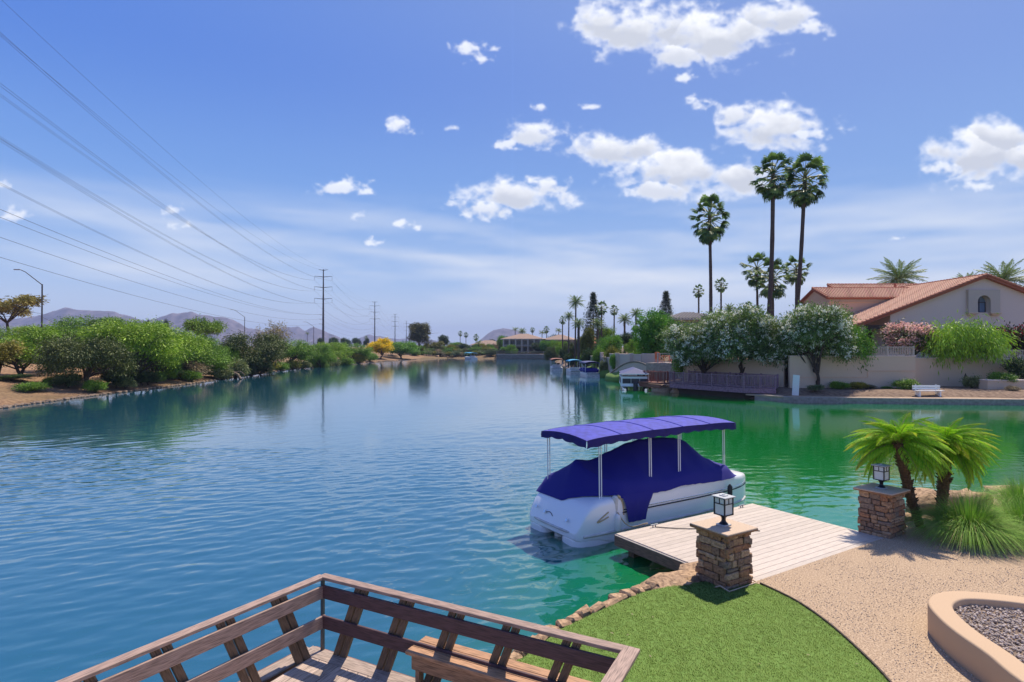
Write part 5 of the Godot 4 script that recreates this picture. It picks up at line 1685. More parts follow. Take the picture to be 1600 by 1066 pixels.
	# trees and shrubs
	tree("oleander_tree", "white flowering oleander tree at the left end of the far deck", "tree", "oleander0", 1100, 486, 116, 53, "white oleander trees", 0.8, 0.4)
	tree("oleander_tree", "tall white flowering oleander tree in the middle over the far deck", "tree", "oleander1", 1150, 472, 122, 51, "white oleander trees", 0.8, 1.9)
	tree("oleander_tree", "white flowering oleander tree over the right end of the far deck", "tree", "oleander0", 1203, 482, 108, 50, "white oleander trees", 0.8, 3.6)
	tree("oleander_tree", "white flowering oleander tree in front of the house's left wing", "tree", "oleander1", 1279, 466, 112, 47.3, "white oleander trees", 0.7, 4.9)
	tree("oleander_tree", "greener oleander tree with few flowers beside the garden wall", "tree", "lush", 1330, 490, 76, 48.5, "", 0.7, 2.0)
	tree("oleander_shrub", "low leafy oleander filling the gap between the two oleander groups", "shrub", "oleander0", 1238, 515, 60, 50.5, "", 0.8, 5.2)
	tree("shrub", "bright green shrub at the left foot of the oleanders", "shrub", "shrub", 1068, 535, 36, 56, "", 1.0)
	tree("flowering_shrub", "large shrub with dusty pink flowers in front of the house gable", "shrub", "pinkbush", 1425, 499, 95, 51.5, "", 2.6)
	tree("weeping_tree", "feathery light green weeping tree in front of the house gable", "tree", "weeping", 1508, 490, 128, 49.2, "", 0.9)
	tree("flowering_shrub", "dark bougainvillea with red flowers at the right edge by the house", "shrub", "redbush", 1582, 500, 80, 51.5, "", 2.6)
	tree("shrub", "dark clipped shrub above the garden wall at the far right edge", "shrub", "dark", 1606, 553, 60, 47.2, "", 0.9)
	for q in [["agave_shrub", "blue green spiky shrub below the oleander at the seawall", "sage", 1273, 600, 26, 45], ["shrub", "small dark shrub right of the oleander trunk on the far bank", "shrub", 1312, 595, 30, 46.4], ["shrub", "yellow green low shrub in front of the tan wall's left half", "goldshrub", 1340, 597, 30, 46.4],
			["shrub", "tiny round dark shrub at the foot of the tan wall", "shrub", 1385, 603, 18, 46.6], ["leafy_shrub", "bright green big leaved shrub left of the white bench", "shrub", 1414, 591, 36, 46], ["shrub", "blue green shrub under the weeping tree on the far bank", "sage", 1518, 585, 24, 47],
			["shrub", "low dark shrub right of the white bench at the planter", "shrub", 1546, 598, 26, 46.6], ["shrub", "shrub growing in the low planter at the right edge", "shrub", 1567, 580, 40, 46.2], ["shrub", "small dry shrub in front of the low planter", "dryshrub", 1582, 602, 20, 44.6], ["shrub", "low dark brown shrub against the tan wall's middle", "dryshrub", 1357, 600, 24, 46.6]]:
		tree(q[0], q[1], "shrub", q[2], q[3], q[4], q[5], q[6], "", 1.05 if q[1].contains("planter at") else 0.7)
	# the tall fan palms
	palm("tall fan palm with a straight trunk standing alone left of the pair", 1109, 334, 72, 66, "fan0", 1110, 0.2, "tall fan palms", 0.1, true)
	palm("very tall fan palm, left one of the pair, with a leaning thick trunk", 1209, 268, 72, 60, "fan1", 1197, 0.24, "tall fan palms", 0.2, true)
	palm("very tall fan palm, right one of the pair, leaning to the right", 1259, 274, 76, 60, "fan0", 1238, 0.22, "tall fan palms", 0.15, true)
	palm("shorter fan palm behind the tall pair, leftmost of three low crowns", 1183, 418, 56, 74, "fan1", 1185, 0.16, "short fan palms behind the pair")
	palm("bushy shorter fan palm crown directly behind the tall pair's left trunk", 1208, 432, 66, 70, "fan0", 1208, 0.17, "short fan palms behind the pair")
	palm("shorter fan palm behind the tall pair's right trunk", 1245, 420, 48, 72, "fan1", 1243, 0.15, "short fan palms behind the pair")
	palm("small distant fan palm left of the lone tall palm", 1092, 454, 22, 120, "fan0", null, 0.2, "distant fan palms on the right")
	palm("small distant fan palm right of the lone tall palm", 1127, 444, 24, 115, "fan1", null, 0.2, "distant fan palms on the right")
	palm("short date palm crown just above the left part of the oleanders", 1140, 482, 22, 80, "date0", null, 0.2)
	palm("low palm crown peeping over the middle oleander tree", 1170, 480, 20, 82, "fan0", null, 0.2)
	palm("wide date palm crown rising behind the house roof's middle", 1405, 436, 84, 84, "date0", null, 0.4, "date palms behind the house")
	palm("wide date palm crown rising behind the gable at the right edge", 1567, 440, 88, 80, "date1", null, 0.4, "date palms behind the house")
	palm("low date palm crown just left of the gable's peak", 1512, 444, 50, 88, "date1", null, 0.4, "date palms behind the house")
	palm("small palm peeping out left of the house's wing gable", 1262, 480, 30, 68, "fan1", null, 0.15)

func house_block(label: String, a: Vector2, b: Vector2, y0: float, eave: float, ridge: float, deep: float, wm: Material, rm: Material, over := 0.6, nwin := 4, storeys := 2) -> Node3D:
	# a plain stucco house with a hipped tile roof, windows and posts on the lake side
	var d := Vector3(b.x - a.x, 0, a.y - b.y)
	var ln := d.length()
	var o := thing("lake_house", label, "house", Vector3(a.x, y0, -a.y))
	o.transform.basis = yawed(d)
	var h := eave - y0
	obj("wall", box_mb(Vector3(ln / 2, h / 2, -deep / 2), Vector3(ln, h, deep)), wm, o)
	var r := MB.new()
	var c := [Vector3(-over, h, over), Vector3(ln + over, h, over), Vector3(ln + over, h, -deep - over), Vector3(-over, h, -deep - over)]
	var in_ := minf(deep / 2 + over, ln / 2)
	var p := Vector3(-over + in_, ridge - y0, -deep / 2)
	var q := Vector3(ln + over - in_, ridge - y0, -deep / 2)
	var mid := Vector3(ln / 2, h - 1, -deep / 2)
	r.poly([c[0], c[1], q, p], mid)
	r.poly([c[1], c[2], q], mid)
	r.poly([c[2], c[3], p, q], mid)
	r.poly([c[3], c[0], p], mid)
	r.poly([c[0], c[3], c[2], c[1]])
	var rf := obj("roof", r, rm, o)
	var t := MB.new()
	var slope := p - Vector3(p.x, h, over)
	var nt := int((ln + over * 2) / 0.42)
	for k in nt:
		var x := -over + (k + 0.5) * 0.42
		var lim := clampf(minf(x + over, ln + over - x) / in_, 0.0, 1.0)
		if lim > 0.05: t.tube([Vector3(x, h + 0.03, over), Vector3(x, h + 0.03, over) + slope * lim], [0.1, 0.09], 5)
	stuff("roof_tiles", t, rm, rf)
	obj("eave_board", box_mb(Vector3(ln / 2, h - 0.12, over - 0.02), Vector3(ln + over * 2, 0.22, 0.06)), M.wall_white, rf)
	for s in storeys:
		var sh := h / storeys
		for k in nwin:
			var x := (k + 0.5) * ln / nwin
			var w := obj("window", box_mb(Vector3(x, s * sh + sh * 0.52, 0.03), Vector3(ln / nwin * 0.62, sh * 0.62, 0.08)), M.wall_white, o)
			obj("pane", box_mb(Vector3(x, s * sh + sh * 0.52, 0.055), Vector3(ln / nwin * 0.56, sh * 0.54, 0.08)), M.glass_dark, w)
	return o

func lake_boat(called: String, label: String, px: float, z: float, wid: float, ln: float, yaw: float, cm: Material, cover = null, canopy_h := 2.1) -> void:
	var o := thing(called, label, "boat", Vector3((px - 800.0) / FOC * z, 0, -z), yaw, "boats moored along the right bank")
	var m := MB.new()
	var rings := []
	for q in [[0.0, 0.86, 0.62], [0.1, 0.95, 0.68], [0.5, 1.0, 0.7], [0.75, 0.95, 0.74], [0.92, 0.65, 0.8], [1.0, 0.15, 0.84]]:
		var ring := PackedVector3Array()
		for j in 16:
			var a := TAU * j / 16
			ring.append(Vector3(signf(cos(a)) * pow(absf(cos(a)), 0.35) * wid / 2 * q[1], q[2] / 2 - 0.15 + (q[2] / 2 + 0.15) * signf(sin(a)) * pow(absf(sin(a)), 0.4), ln * (0.5 - q[0])))
		rings.append(ring)
	m.loft(rings)
	var hull := obj("hull", m, M.hull_side, o)
	obj("rub_strip", box_mb(Vector3(0, 0.5, ln * 0.5 - 0.01), Vector3(wid * 0.84, 0.05, 0.06)), M.stripe, hull)
	obj("seat_back", box_mb(Vector3(0, 0.85, ln * 0.3), Vector3(wid * 0.75, 0.45, 0.25), Basis(), 0.06), M.hull_side, o)
	obj("helm", box_mb(Vector3(wid * 0.2, 0.95, -ln * 0.1), Vector3(0.5, 0.6, 0.4), Basis(), 0.06), M.stripe, o)
	if cover != null:
		var c := MB.new()
		c.box(Vector3(0, 0.92, 0), Vector3(wid * 0.96, 0.55, ln * 0.8), Basis(), 0.2)
		obj("boat_cover", c, cover, o)
	var cn := MB.new()
	rings = []
	for k in 9:
		var t := k / 8.0
		var ring := PackedVector3Array()
		for j in 9:
			var w := 1.0 - j / 4.0
			ring.append(Vector3(w * wid * 0.48, canopy_h + 0.16 * (1 - w * w) + 0.05 * sin(PI * t), lerpf(ln * 0.42, -ln * 0.34, t)))
		for j in 9:
			var w := -1.0 + j / 4.0
			ring.append(Vector3(w * wid * 0.48, canopy_h - (0.16 if absf(w) > 0.9 else -0.10 * (1 - w * w)), lerpf(ln * 0.42, -ln * 0.34, t)))
		rings.append(ring)
	cn.loft(rings)
	obj("canopy", cn, cm, o)
	for q in [[-0.45, 0.4], [0.45, 0.4], [-0.45, -0.3], [0.45, -0.3], [-0.46, 0.05], [0.46, 0.05]]:
		var ps := MB.new()
		ps.rod(Vector3(q[0] * wid, 0.6, q[1] * ln), Vector3(q[0] * wid, canopy_h, q[1] * ln), 0.025)
		obj("canopy_post", ps, M.white, o)

func pontoon_boat() -> void:
	var z := 58.0
	var o := thing("pontoon_boat", "white pontoon boat with navy peaked top and dark windows by the gangway", "boat", Vector3((990 - 800) / FOC * z, 0, -z), -0.15)
	for s in [-0.95, 0.95]:
		var m := MB.new()
		m.tube([Vector3(s, 0.08, 3.1), Vector3(s, 0.08, 2.7), Vector3(s, 0.08, -2.6), Vector3(s, 0.2, -3.1)], [0.12, 0.3, 0.3, 0.06], 12)
		obj("pontoon", m, M.chrome, o)
	obj("deck", box_mb(Vector3(0, 0.42, 0), Vector3(2.6, 0.14, 6.0), Basis(), 0.03), M.white, o)
	for q in [[Vector3(0, 0.86, 2.9), Vector3(2.55, 0.75, 0.08)], [Vector3(0, 0.86, -2.9), Vector3(2.55, 0.75, 0.08)], [Vector3(-1.26, 0.86, 0), Vector3(0.08, 0.75, 5.75)], [Vector3(1.26, 0.86, 0), Vector3(0.08, 0.75, 5.75)]]:
		var pn := obj("side_panel", box_mb(q[0], q[1]), M.hull, o)
		var w: Vector3 = q[1] * Vector3(0.30 if q[1].x > 1 else 1.4, 0.62, 0.28 if q[1].z > 1 else 1.4)
		for k in 3:
			var off := Vector3((k - 1) * 0.8, 0.02, 0) if q[1].x > 1 else Vector3(0, 0.02, (k - 1) * 1.8)
			obj("dark_panel", box_mb(q[0] + off, w), M.stripe, pn)
		obj("rail", box_mb(q[0] + Vector3(0, 0.42, 0), Vector3(q[1].x + 0.04, 0.06, q[1].z + 0.04)), M.white, pn)
	var c := MB.new()
	var e := [Vector3(-1.35, 1.55, 3.1), Vector3(1.35, 1.55, 3.1), Vector3(1.35, 1.55, -2.6), Vector3(-1.35, 1.55, -2.6)]
	var r0 := Vector3(0, 2.05, 2.0)
	var r1 := Vector3(0, 2.05, -1.6)
	var mid := Vector3(0, 1.3, 0)
	for q in [[e[0], e[1], r0], [e[1], e[2], r1, r0], [e[2], e[3], r1], [e[3], e[0], r0, r1]]: c.poly(q, mid)
	c.poly([e[0], e[3], e[2], e[1]])
	obj("canopy", c, M.blue_canopy, o)
	obj("canopy_edge", box_mb(Vector3(0, 1.53, 3.09), Vector3(2.7, 0.09, 0.05)), M.white, o)
	for q in [[-1.2, 2.9], [1.2, 2.9], [-1.2, -2.4], [1.2, -2.4]]:
		var ps := MB.new()
		ps.rod(Vector3(q[0], 0.5, q[1]), Vector3(q[0], 1.56, q[1]), 0.03)
		obj("canopy_post", ps, M.white, o)
	obj("outboard_motor", box_mb(Vector3(0, 0.35, 3.2), Vector3(0.4, 0.8, 0.4), Basis(), 0.08), M.stripe, o)

func middle_right() -> void:
	# the neighbour with the grey tile roof
	house_block("tan house with a grey tile roof behind the oleanders", Vector2(21.4, 80), Vector2(29, 80), 2.6, 7.9, 9.0, 9.0, M.wall_tan, M.tile_grey, 0.7, 3, 2)
	var pr := thing("porch_roof", "low blue grey porch roof with white trim below the grey tile roof", "roof", Vector3(21.9, 2.6, -78.6))
	var gm := MB.new()
	slab(gm, Vector3(-1.2, 3.6, 0.6), Vector3(4.6, 0, 0), Vector3(0, 1.2, -1.9), 0.12)
	obj("roof", gm, M.tile_grey, pr)
	obj("trim", box_mb(Vector3(1.1, 3.55, 0.62), Vector3(4.6, 0.16, 0.06)), M.white, pr)
	for x in [-1.0, 3.2]: obj("post", box_mb(Vector3(x, 1.75, 0.4), Vector3(0.35, 3.5, 0.35)), M.wall_tan, pr)
	tree("round_ficus", "big round bright green clipped tree behind the white walls", "tree", "ficus", 1026, 484, 70, 72, "", 2.4)
	# white terrace walls stepping along the bank
	wall("terrace_wall", "white terrace wall below the round green tree", "wall", Vector2(12.9, 77), Vector2(15.3, 69), 0.5, 3.1, 0.3, M.wall_white)
	wall("terrace_wall", "white terrace wall with the curved stair in front", "wall", Vector2(15.3, 69), Vector2(16.9, 67.5), 0.5, 3.2, 0.3, M.wall_white)
	wall("terrace_wall", "grey white terrace wall under the orange patio chairs", "wall", Vector2(15.6, 63.0), Vector2(17.9, 60.5), 0.5, 2.3, 0.3, M.wall_white)
	wall("terrace_wall", "tall white end wall left of the oleanders", "wall", Vector2(17.6, 60.2), Vector2(19.1, 59.3), 0.5, 3.6, 0.35, M.wall_white)
	wall("terrace_wall", "low pale terrace wall behind the moored boats", "wall", Vector2(11.6, 96), Vector2(12.9, 77.5), 0.5, 2.6, 0.3, M.wall_white)
	for q in [[13.35, 74.6, "square white garden pier left of the curved stair"], [14.4, 71.2, "square white garden pier behind the curved stair"], [12.5, 82.0, "square white garden pier behind the covered boats"]]:
		tag(obj("garden_pier", box_mb(Vector3(0, 1.45, 0), Vector3(0.5, 3.1, 0.5), Basis(), 0.03), M.wall_white, self, Vector3(q[0], 0.3, -q[1])), q[2], "pier", "white garden piers")
	var st := thing("curved_stair", "arched white stair wall with a dark coping above the grass bank", "stair wall", Vector3(0, 0, 0))
	var a := MB.new()
	var cp := MB.new()
	var pts := []
	for k in 17:
		var t := k / 16.0
		pts.append(Vector3(lerpf(11.7, 15.7, t), 0.75 + 1.55 * sin(PI * clampf(t * 0.82, 0, 1)), -lerpf(70.5, 66.0, t)))
	for k in 16: a.poly([pts[k], pts[k + 1], Vector3(pts[k + 1].x, 0.0, pts[k + 1].z), Vector3(pts[k].x, 0.0, pts[k].z)], Vector3(20, 1, -75))
	for k in 16: a.poly([pts[k], pts[k + 1], pts[k + 1] + Vector3(0.25, 0, -0.3), pts[k] + Vector3(0.25, 0, -0.3)], Vector3(14, -5, -68))
	for k in 17: pts[k] += Vector3(0, 0.06, 0)
	cp.tube(pts, [0.11], 6)
	obj("stair_wall", a, M.wall_white, st)
	obj("coping", cp, M.wall_far, st)
	for q in [[975, 590, 70.0, 2.0, 1.1, "grass_bank"], [925, 585, 84.0, 1.7, 1.1, "grass_bank"], [945, 583, 80.0, 1.7, 0.9, "grass_bank"]]:
		var at := Vector3((q[0] - 800.0) / FOC * q[2], 0.25, -q[2])
		struct(q[5], boulder_mb(Vector3(q[3], q[4], 3.0), int(q[0]), 0.1), M.turf).position = at
	# patio furniture
	var tb := thing("patio_table", "orange patio table on the terrace left of the oleanders", "table", Vector3(16.5, 2.38, -62.8))
	obj("tabletop", box_mb(Vector3(0, 0.72, 0), Vector3(0.9, 0.06, 0.9), Basis(), 0.01), M.orange, tb)
	for q in [[-0.38, -0.38], [0.38, -0.38], [-0.38, 0.38], [0.38, 0.38]]: obj("leg", box_mb(Vector3(q[0], 0.35, q[1]), Vector3(0.06, 0.7, 0.06)), M.orange, tb)
	for q in [[17.5, -62.1, 0.4, "orange patio chair right of the patio table on the terrace"], [15.7, -63.4, 2.6, "orange patio chair left of the patio table on the terrace"]]:
		var ch := thing("patio_chair", q[3], "chair", Vector3(q[0], 2.38, q[1]), q[2], "orange patio chairs")
		obj("seat", box_mb(Vector3(0, 0.42, 0), Vector3(0.5, 0.06, 0.5)), M.orange, ch)
		obj("backrest", box_mb(Vector3(0, 0.8, -0.24), Vector3(0.5, 0.7, 0.05)), M.orange, ch)
		for s in [[-0.22, -0.22], [0.22, -0.22], [-0.22, 0.22], [0.22, 0.22]]: obj("leg", box_mb(Vector3(s[0], 0.2, s[1]), Vector3(0.05, 0.4, 0.05)), M.orange, ch)
	struct("terrace", box_mb(Vector3(17.2, 1.4, -63.8), Vector3(4.2, 1.9, 3.6), Basis(Vector3.UP, 0.82)), M.concrete)
	fence("patio_railing", "thin pale railing round the orange patio furniture", Vector2(15.6, 63.0), Vector2(17.9, 60.5), 2.4, 1.0, M.wall_white, 0.22, 3.2, "", 0.016)
	# boats
	pontoon_boat()
	lake_boat("canopy_boat", "white boat with a navy cover and grey blue canopy, nearest of three", 920, 80, 2.05, 5.0, 0.1, M.blue_canopy, M.navy, 1.95)
	lake_boat("canopy_boat", "white boat with a bright turquoise canopy between two others", 896, 88, 1.95, 5.2, 0.05, M.turquoise, null, 2.0)
	lake_boat("canopy_boat", "boat with a rust red canopy, farthest along the right bank", 869, 101, 2.05, 5.8, 0.0, M.tan_canopy, null, 1.9)
	lake_boat("canopy_boat", "tiny distant boat with a blue canopy at the far shore", 735, 188, 2.6, 6.0, 0.5, M.turquoise, null, 2.0)
	# trees behind the boats
	var pg := "palms behind the moored boats"
	palm("tall feathery palm with the highest crown behind the moored boats", 900, 472, 30, 98, "date0", 898, 0.15, pg)
	palm("slim palm just left of the tallest feathery palm behind the boats", 889, 494, 20, 108, "date1", 888, 0.13, pg)
	palm("slender small palm standing left of the boats' palm cluster", 879, 500, 14, 130, "fan0", 879, 0.14, pg)
	palm("dark thick trunked palm at the water behind the boats", 904, 506, 26, 92, "date1", 904, 0.24, pg)
	palm("bushy fan palm touching the tall dark conifer", 940, 480, 24, 108, "fan1", 940, 0.15, pg)
	palm("slim fan palm standing free right of the conifer", 960, 484, 17, 118, "fan0", 959, 0.16, pg)
	palm("bushy feathery palm left of the round green tree", 976, 499, 26, 100, "date0", 976, 0.2, pg)
	palm("drooping grey green palm half hidden behind the round green tree", 994, 490, 24, 100, "date1", 993, 0.16, pg)
	palm("short palm in the low growth behind the moored boats", 934, 506, 26, 100, "date1", 934, 0.2, pg)
	tree("conifer", "tall dark conifer behind the moored boats", "tree", "conifer", 927, 455, 34, 110, "conifers on the right bank", 2.6)
	tree("conifer", "tall dark conifer behind the round green tree", "tree", "conifer", 1041, 453, 36, 112, "conifers on the right bank", 2.6)
	tree("leafy_tree", "yellow green tree among the palms behind the boats", "tree", "goldleaf", 919, 505, 26, 94)
	tree("leafy_tree", "wide bright green tree behind the terrace walls", "tree", "lush", 951, 517, 46, 88)
	tree("leafy_tree", "dark green tree between the bright tree and the round tree", "tree", "dark", 983, 516, 34, 90)
	tree("leafy_tree", "low dark tree at the foot of the palms by the water", "tree", "dark", 917, 540, 22, 90)
	tree("leafy_tree", "pale green tree behind the palm cluster and the conifer", "tree", "mesquite1", 950, 506, 40, 112)
	tree("shrub", "yellow flowering low shrub on top of the white terrace walls", "shrub", "goldshrub", 957, 541, 26, 79)
	tree("shrub", "green shrub left of the curved stair's white piers", "shrub", "shrub", 936, 541, 26, 83)
	tree("shrub", "dark shrub behind the white terrace wall below the round tree", "shrub", "shrub", 1000, 541, 40, 76)
	for q in [["olive tree on the bank left of the farthest moored boat", "olive0", 862, 534, 24, 150], ["green tree behind the farthest moored boat", "mesquite2", 880, 530, 26, 132], ["dense shrub between the turquoise boat and the palms", "dark", 893, 549, 22, 104], ["bright shrub behind the turquoise boat", "shrub", 908, 553, 18, 98],
			["leafy shrub hanging over the terrace wall behind the covered boat", "lush", 927, 545, 26, 92], ["climbing green shrub against the white terrace wall", "lush", 962, 548, 20, 75], ["olive shrub against the terrace wall left of the curved stair", "sage", 946, 560, 20, 78.5], ["dark green tree behind the yellow green tree by the boats", "dark", 912, 522, 30, 104],
			["tree with a broad crown behind the two tallest boat palms", "olive1", 893, 527, 30, 118], ["bright tree left of the round green tree", "mesquite0", 990, 527, 30, 84]]:
		tree("leafy_tree", q[0], "tree", q[1], q[2], q[3], q[4], q[5])
	tree("leafy_tree", "dark tree filling the gap right of the round green tree", "tree", "dark", 1062, 520, 26, 84)

# ---------------------------------------------------------------- far shore, left bank
func far_shore() -> void:
	var fh := house_block("two storey lakeside house with a red tile roof at the far end", Vector2(-3.0, 200), Vector2(9.8, 198), 1.9, 6.6, 8.4, 10.0, M.wall_far, M.roof_far, 0.9, 6, 2)
	for k in 7:
		obj("porch_column", box_mb(Vector3(0.2 + k * 2.1, 2.35, 0.75), Vector3(0.35, 4.7, 0.35)), M.wall_white, fh)
	obj("balcony", box_mb(Vector3(6.4, 2.35, 0.6), Vector3(13.0, 0.25, 0.9)), M.wall_white, fh)
	house_block("pale house with a red tile roof right of the two storey house", Vector2(11.2, 206), Vector2(20.5, 203), 1.9, 6.4, 8.2, 9.0, M.wall_far, M.roof_far, 0.8, 4, 2)
	house_block("low house with a tan roof left of the two storey lakeside house", Vector2(-15.5, 225), Vector2(-3.5, 224), 2.0, 4.6, 6.4, 9.0, M.wall_far, M.roof_far, 0.8, 4, 1)
	house_block("small low house with a tan roof among the far shore's shrubs", Vector2(-26.0, 235), Vector2(-17.5, 233), 1.8, 3.4, 5.0, 8.0, M.wall_far, M.roof_far, 0.8, 3, 1)
	house_block("small orange roofed house behind the palms and moored boats", Vector2(13.0, 118), Vector2(18.0, 116), 2.4, 4.6, 6.0, 7.0, M.wall_peach, M.tile_red, 0.6, 2, 1)
	wall("retaining_wall", "long grey retaining wall at the far water's edge below the houses", "wall", Vector2(-5.0, 191.5), Vector2(15.0, 187), -0.4, 1.45, 0.4, M.wall_far)
	fence("terrace_railing", "low railing along the far retaining wall below the two storey house", Vector2(-5.0, 191.8), Vector2(15.0, 187.3), 1.54, 0.9, M.wall_far, 0.3, 2.5, "", 0.03)
	var um := thing("parasol", "red parasol by the far houses' terrace", "parasol", Vector3(15.8, 1.6, -192.0))
	var c := MB.new()
	c.lathe(Vector3(0, 0, 0), [[1.5, 2.0], [0.9, 2.45], [0.05, 2.75]], 10)
	obj("canopy", c, M.red, um)
	obj("pole", box_mb(Vector3(0, 1.2, 0), Vector3(0.07, 2.5, 0.07)), M.white, um)
	var pg := "small palms on the far shore"
	for q in [["small slim palm on the far skyline, leftmost of two", 719, 521, 9, 260, "fan0"], ["small slim palm on the far skyline, right one of two", 728, 523, 9, 260, "fan1"], ["small palm left of the pale rounded hill", 744, 527, 11, 240, "fan0"], ["bushy low palm at the far shore's water among shrubs", 748, 535, 14, 214, "queen0"],
			["palm rising over the left half of the far house roof", 805, 515, 13, 225, "queen1"], ["wide palm over the middle of the far house roof", 816, 518, 16, 225, "date0"], ["slim palm over the right end of the far house roof", 832, 515, 9, 240, "fan1"],
			["palm between the two far house roofs, left one", 847, 520, 13, 220, "queen0"], ["palm between the two far house roofs, taller right one", 854, 515, 12, 218, "fan0"], ["palm over the right far house roof", 873, 517, 14, 214, "queen1"], ["tiny palm on the skyline far left of the first street lamp's hill", 323, 519, 8, 420, "fan0"],
			["tiny palm on the skyline right of the umbrella shaped tree", 339, 519, 8, 420, "fan1"], ["tiny dark palm on the skyline left of the nearest pylon", 480, 521, 8, 330, "queen0"], ["tiny palm tree on the skyline beyond the yellow tree", 572, 528, 7, 420, "fan0"]]:
		palm(q[0], q[1], q[2], q[3], q[4], q[5], null, 0.15, pg)
	for q in [["green tree rising behind the far house's left roof end", "lush", 787, 521, 24, 222], ["dark tree mass left of the rounded hill", "dark", 768, 528, 22, 240], ["dark round tree on the far skyline right of the tall eucalyptus", "dark", 693, 521, 20, 250], ["yellow green tree on the far shore right of the tall eucalyptus", "goldleaf", 683, 532, 26, 212],
			["green tree on the far shore between eucalyptus and low houses", "lush", 712, 533, 28, 230], ["dark bush in front of the low tan roofed house", "dark", 727, 535, 22, 212], ["leafy tree in front of the far two storey house's right half", "lush", 852, 529, 22, 194], ["dark leafy tree at the far two storey house's corner", "dark", 841, 533, 22, 195],
			["green tree in front of the far house's left half", "mesquite1", 800, 536, 20, 193], ["tall leafy tree between the two far houses", "lush", 866, 528, 20, 192], ["bushy tree in front of the right far house", "olive0", 878, 532, 20, 190], ["bush at the left end of the far retaining wall", "lush", 790, 540, 20, 196], ["dark bush at the water left of the far retaining wall", "dark", 768, 544, 24, 198], ["tree right of the far houses behind the first boat", "mesquite0", 868, 530, 20, 170], ["dark shrub mass on the bank left of the moored boats", "dark", 884, 541, 22, 120], ["dark tree line end behind the two far roofs", "dark", 862, 520, 26, 250],
			["far dark tree on the skyline right of the nearest pylon", "dark", 522, 525, 18, 330], ["far dark round tree on the skyline between two pylons", "dark", 541, 526, 18, 330], ["third far dark tree on the skyline between two pylons", "dark", 558, 526, 16, 340], ["far dark tree on the skyline just left of the yellow tree", "dark", 572, 527, 10, 330], ["far dark tree left of the nearest pylon on the skyline", "dark", 500, 526, 12, 330],
			["far dark tree top left of the umbrella shaped tree", "dark", 261, 494, 12, 130], ["far dark tree on the skyline above the mesquites", "dark", 231, 494, 9, 140]]:
		tree("far_tree", q[0], "tree", q[1], q[2], q[3], q[4], q[5], "trees on the far shore")
	for q in [[782, 545, 16, 189.0, "leftmost"], [800, 549, 14, 188.0, "second"], [818, 550, 12, 187.5, "third, smallest"], [834, 548, 15, 187.0, "fourth"], [848, 549, 14, 186.5, "fifth"], [860, 546, 18, 185.5, "rightmost and widest"]]:
		tree("hedge_bush", "dark bush on the far retaining wall, %s of the row of six" % q[4], "shrub", "dark", q[0], q[1], q[2], q[3] + 5.5, "dark bushes on the far retaining wall", 1.45)
	rg.seed = 88
	var names_ := ["shrub", "goldshrub", "sage", "dryshrub", "shrub"]
	var k := 0
	for x in range(642, 778, 6):
		for row in 3:
			var key: String = names_[rg.randi() % 5]
			var z := 203.0 + row * 7 + rg.randf_range(-2, 2) - (0.0 if x > 690 else (690 - x) * 0.12)
			var px := x + rg.randf_range(-3, 3)
			tree("bank_shrub", "small shrub among the rocks on the far shore", "shrub", key, px, 549 - row * 5 + rg.randf_range(-3, 2), rg.randf_range(10, 18), z, "small shrubs on the far shore")
			k += 1
	var m := MB.new()
	for q in 130:
		var px := rg.randf_range(640, 785)
		var z := rg.randf_range(201, 216) - (0.0 if px > 690 else (690 - px) * 0.12)
		var X := (px - 800) / FOC * z
		var s := rg.randf_range(0.3, 0.9)
		m.box(Vector3(X, land(X, z) + s * 0.2, -z), Vector3(s * 1.4, s * 0.8, s), Basis(Vector3.UP, rg.randf() * 3), s * 0.2, s * 0.06, q)
	tag(stuff("shore_rocks", m, M.rock), "tan rocks strewn over the far shore's bank", "rocks")

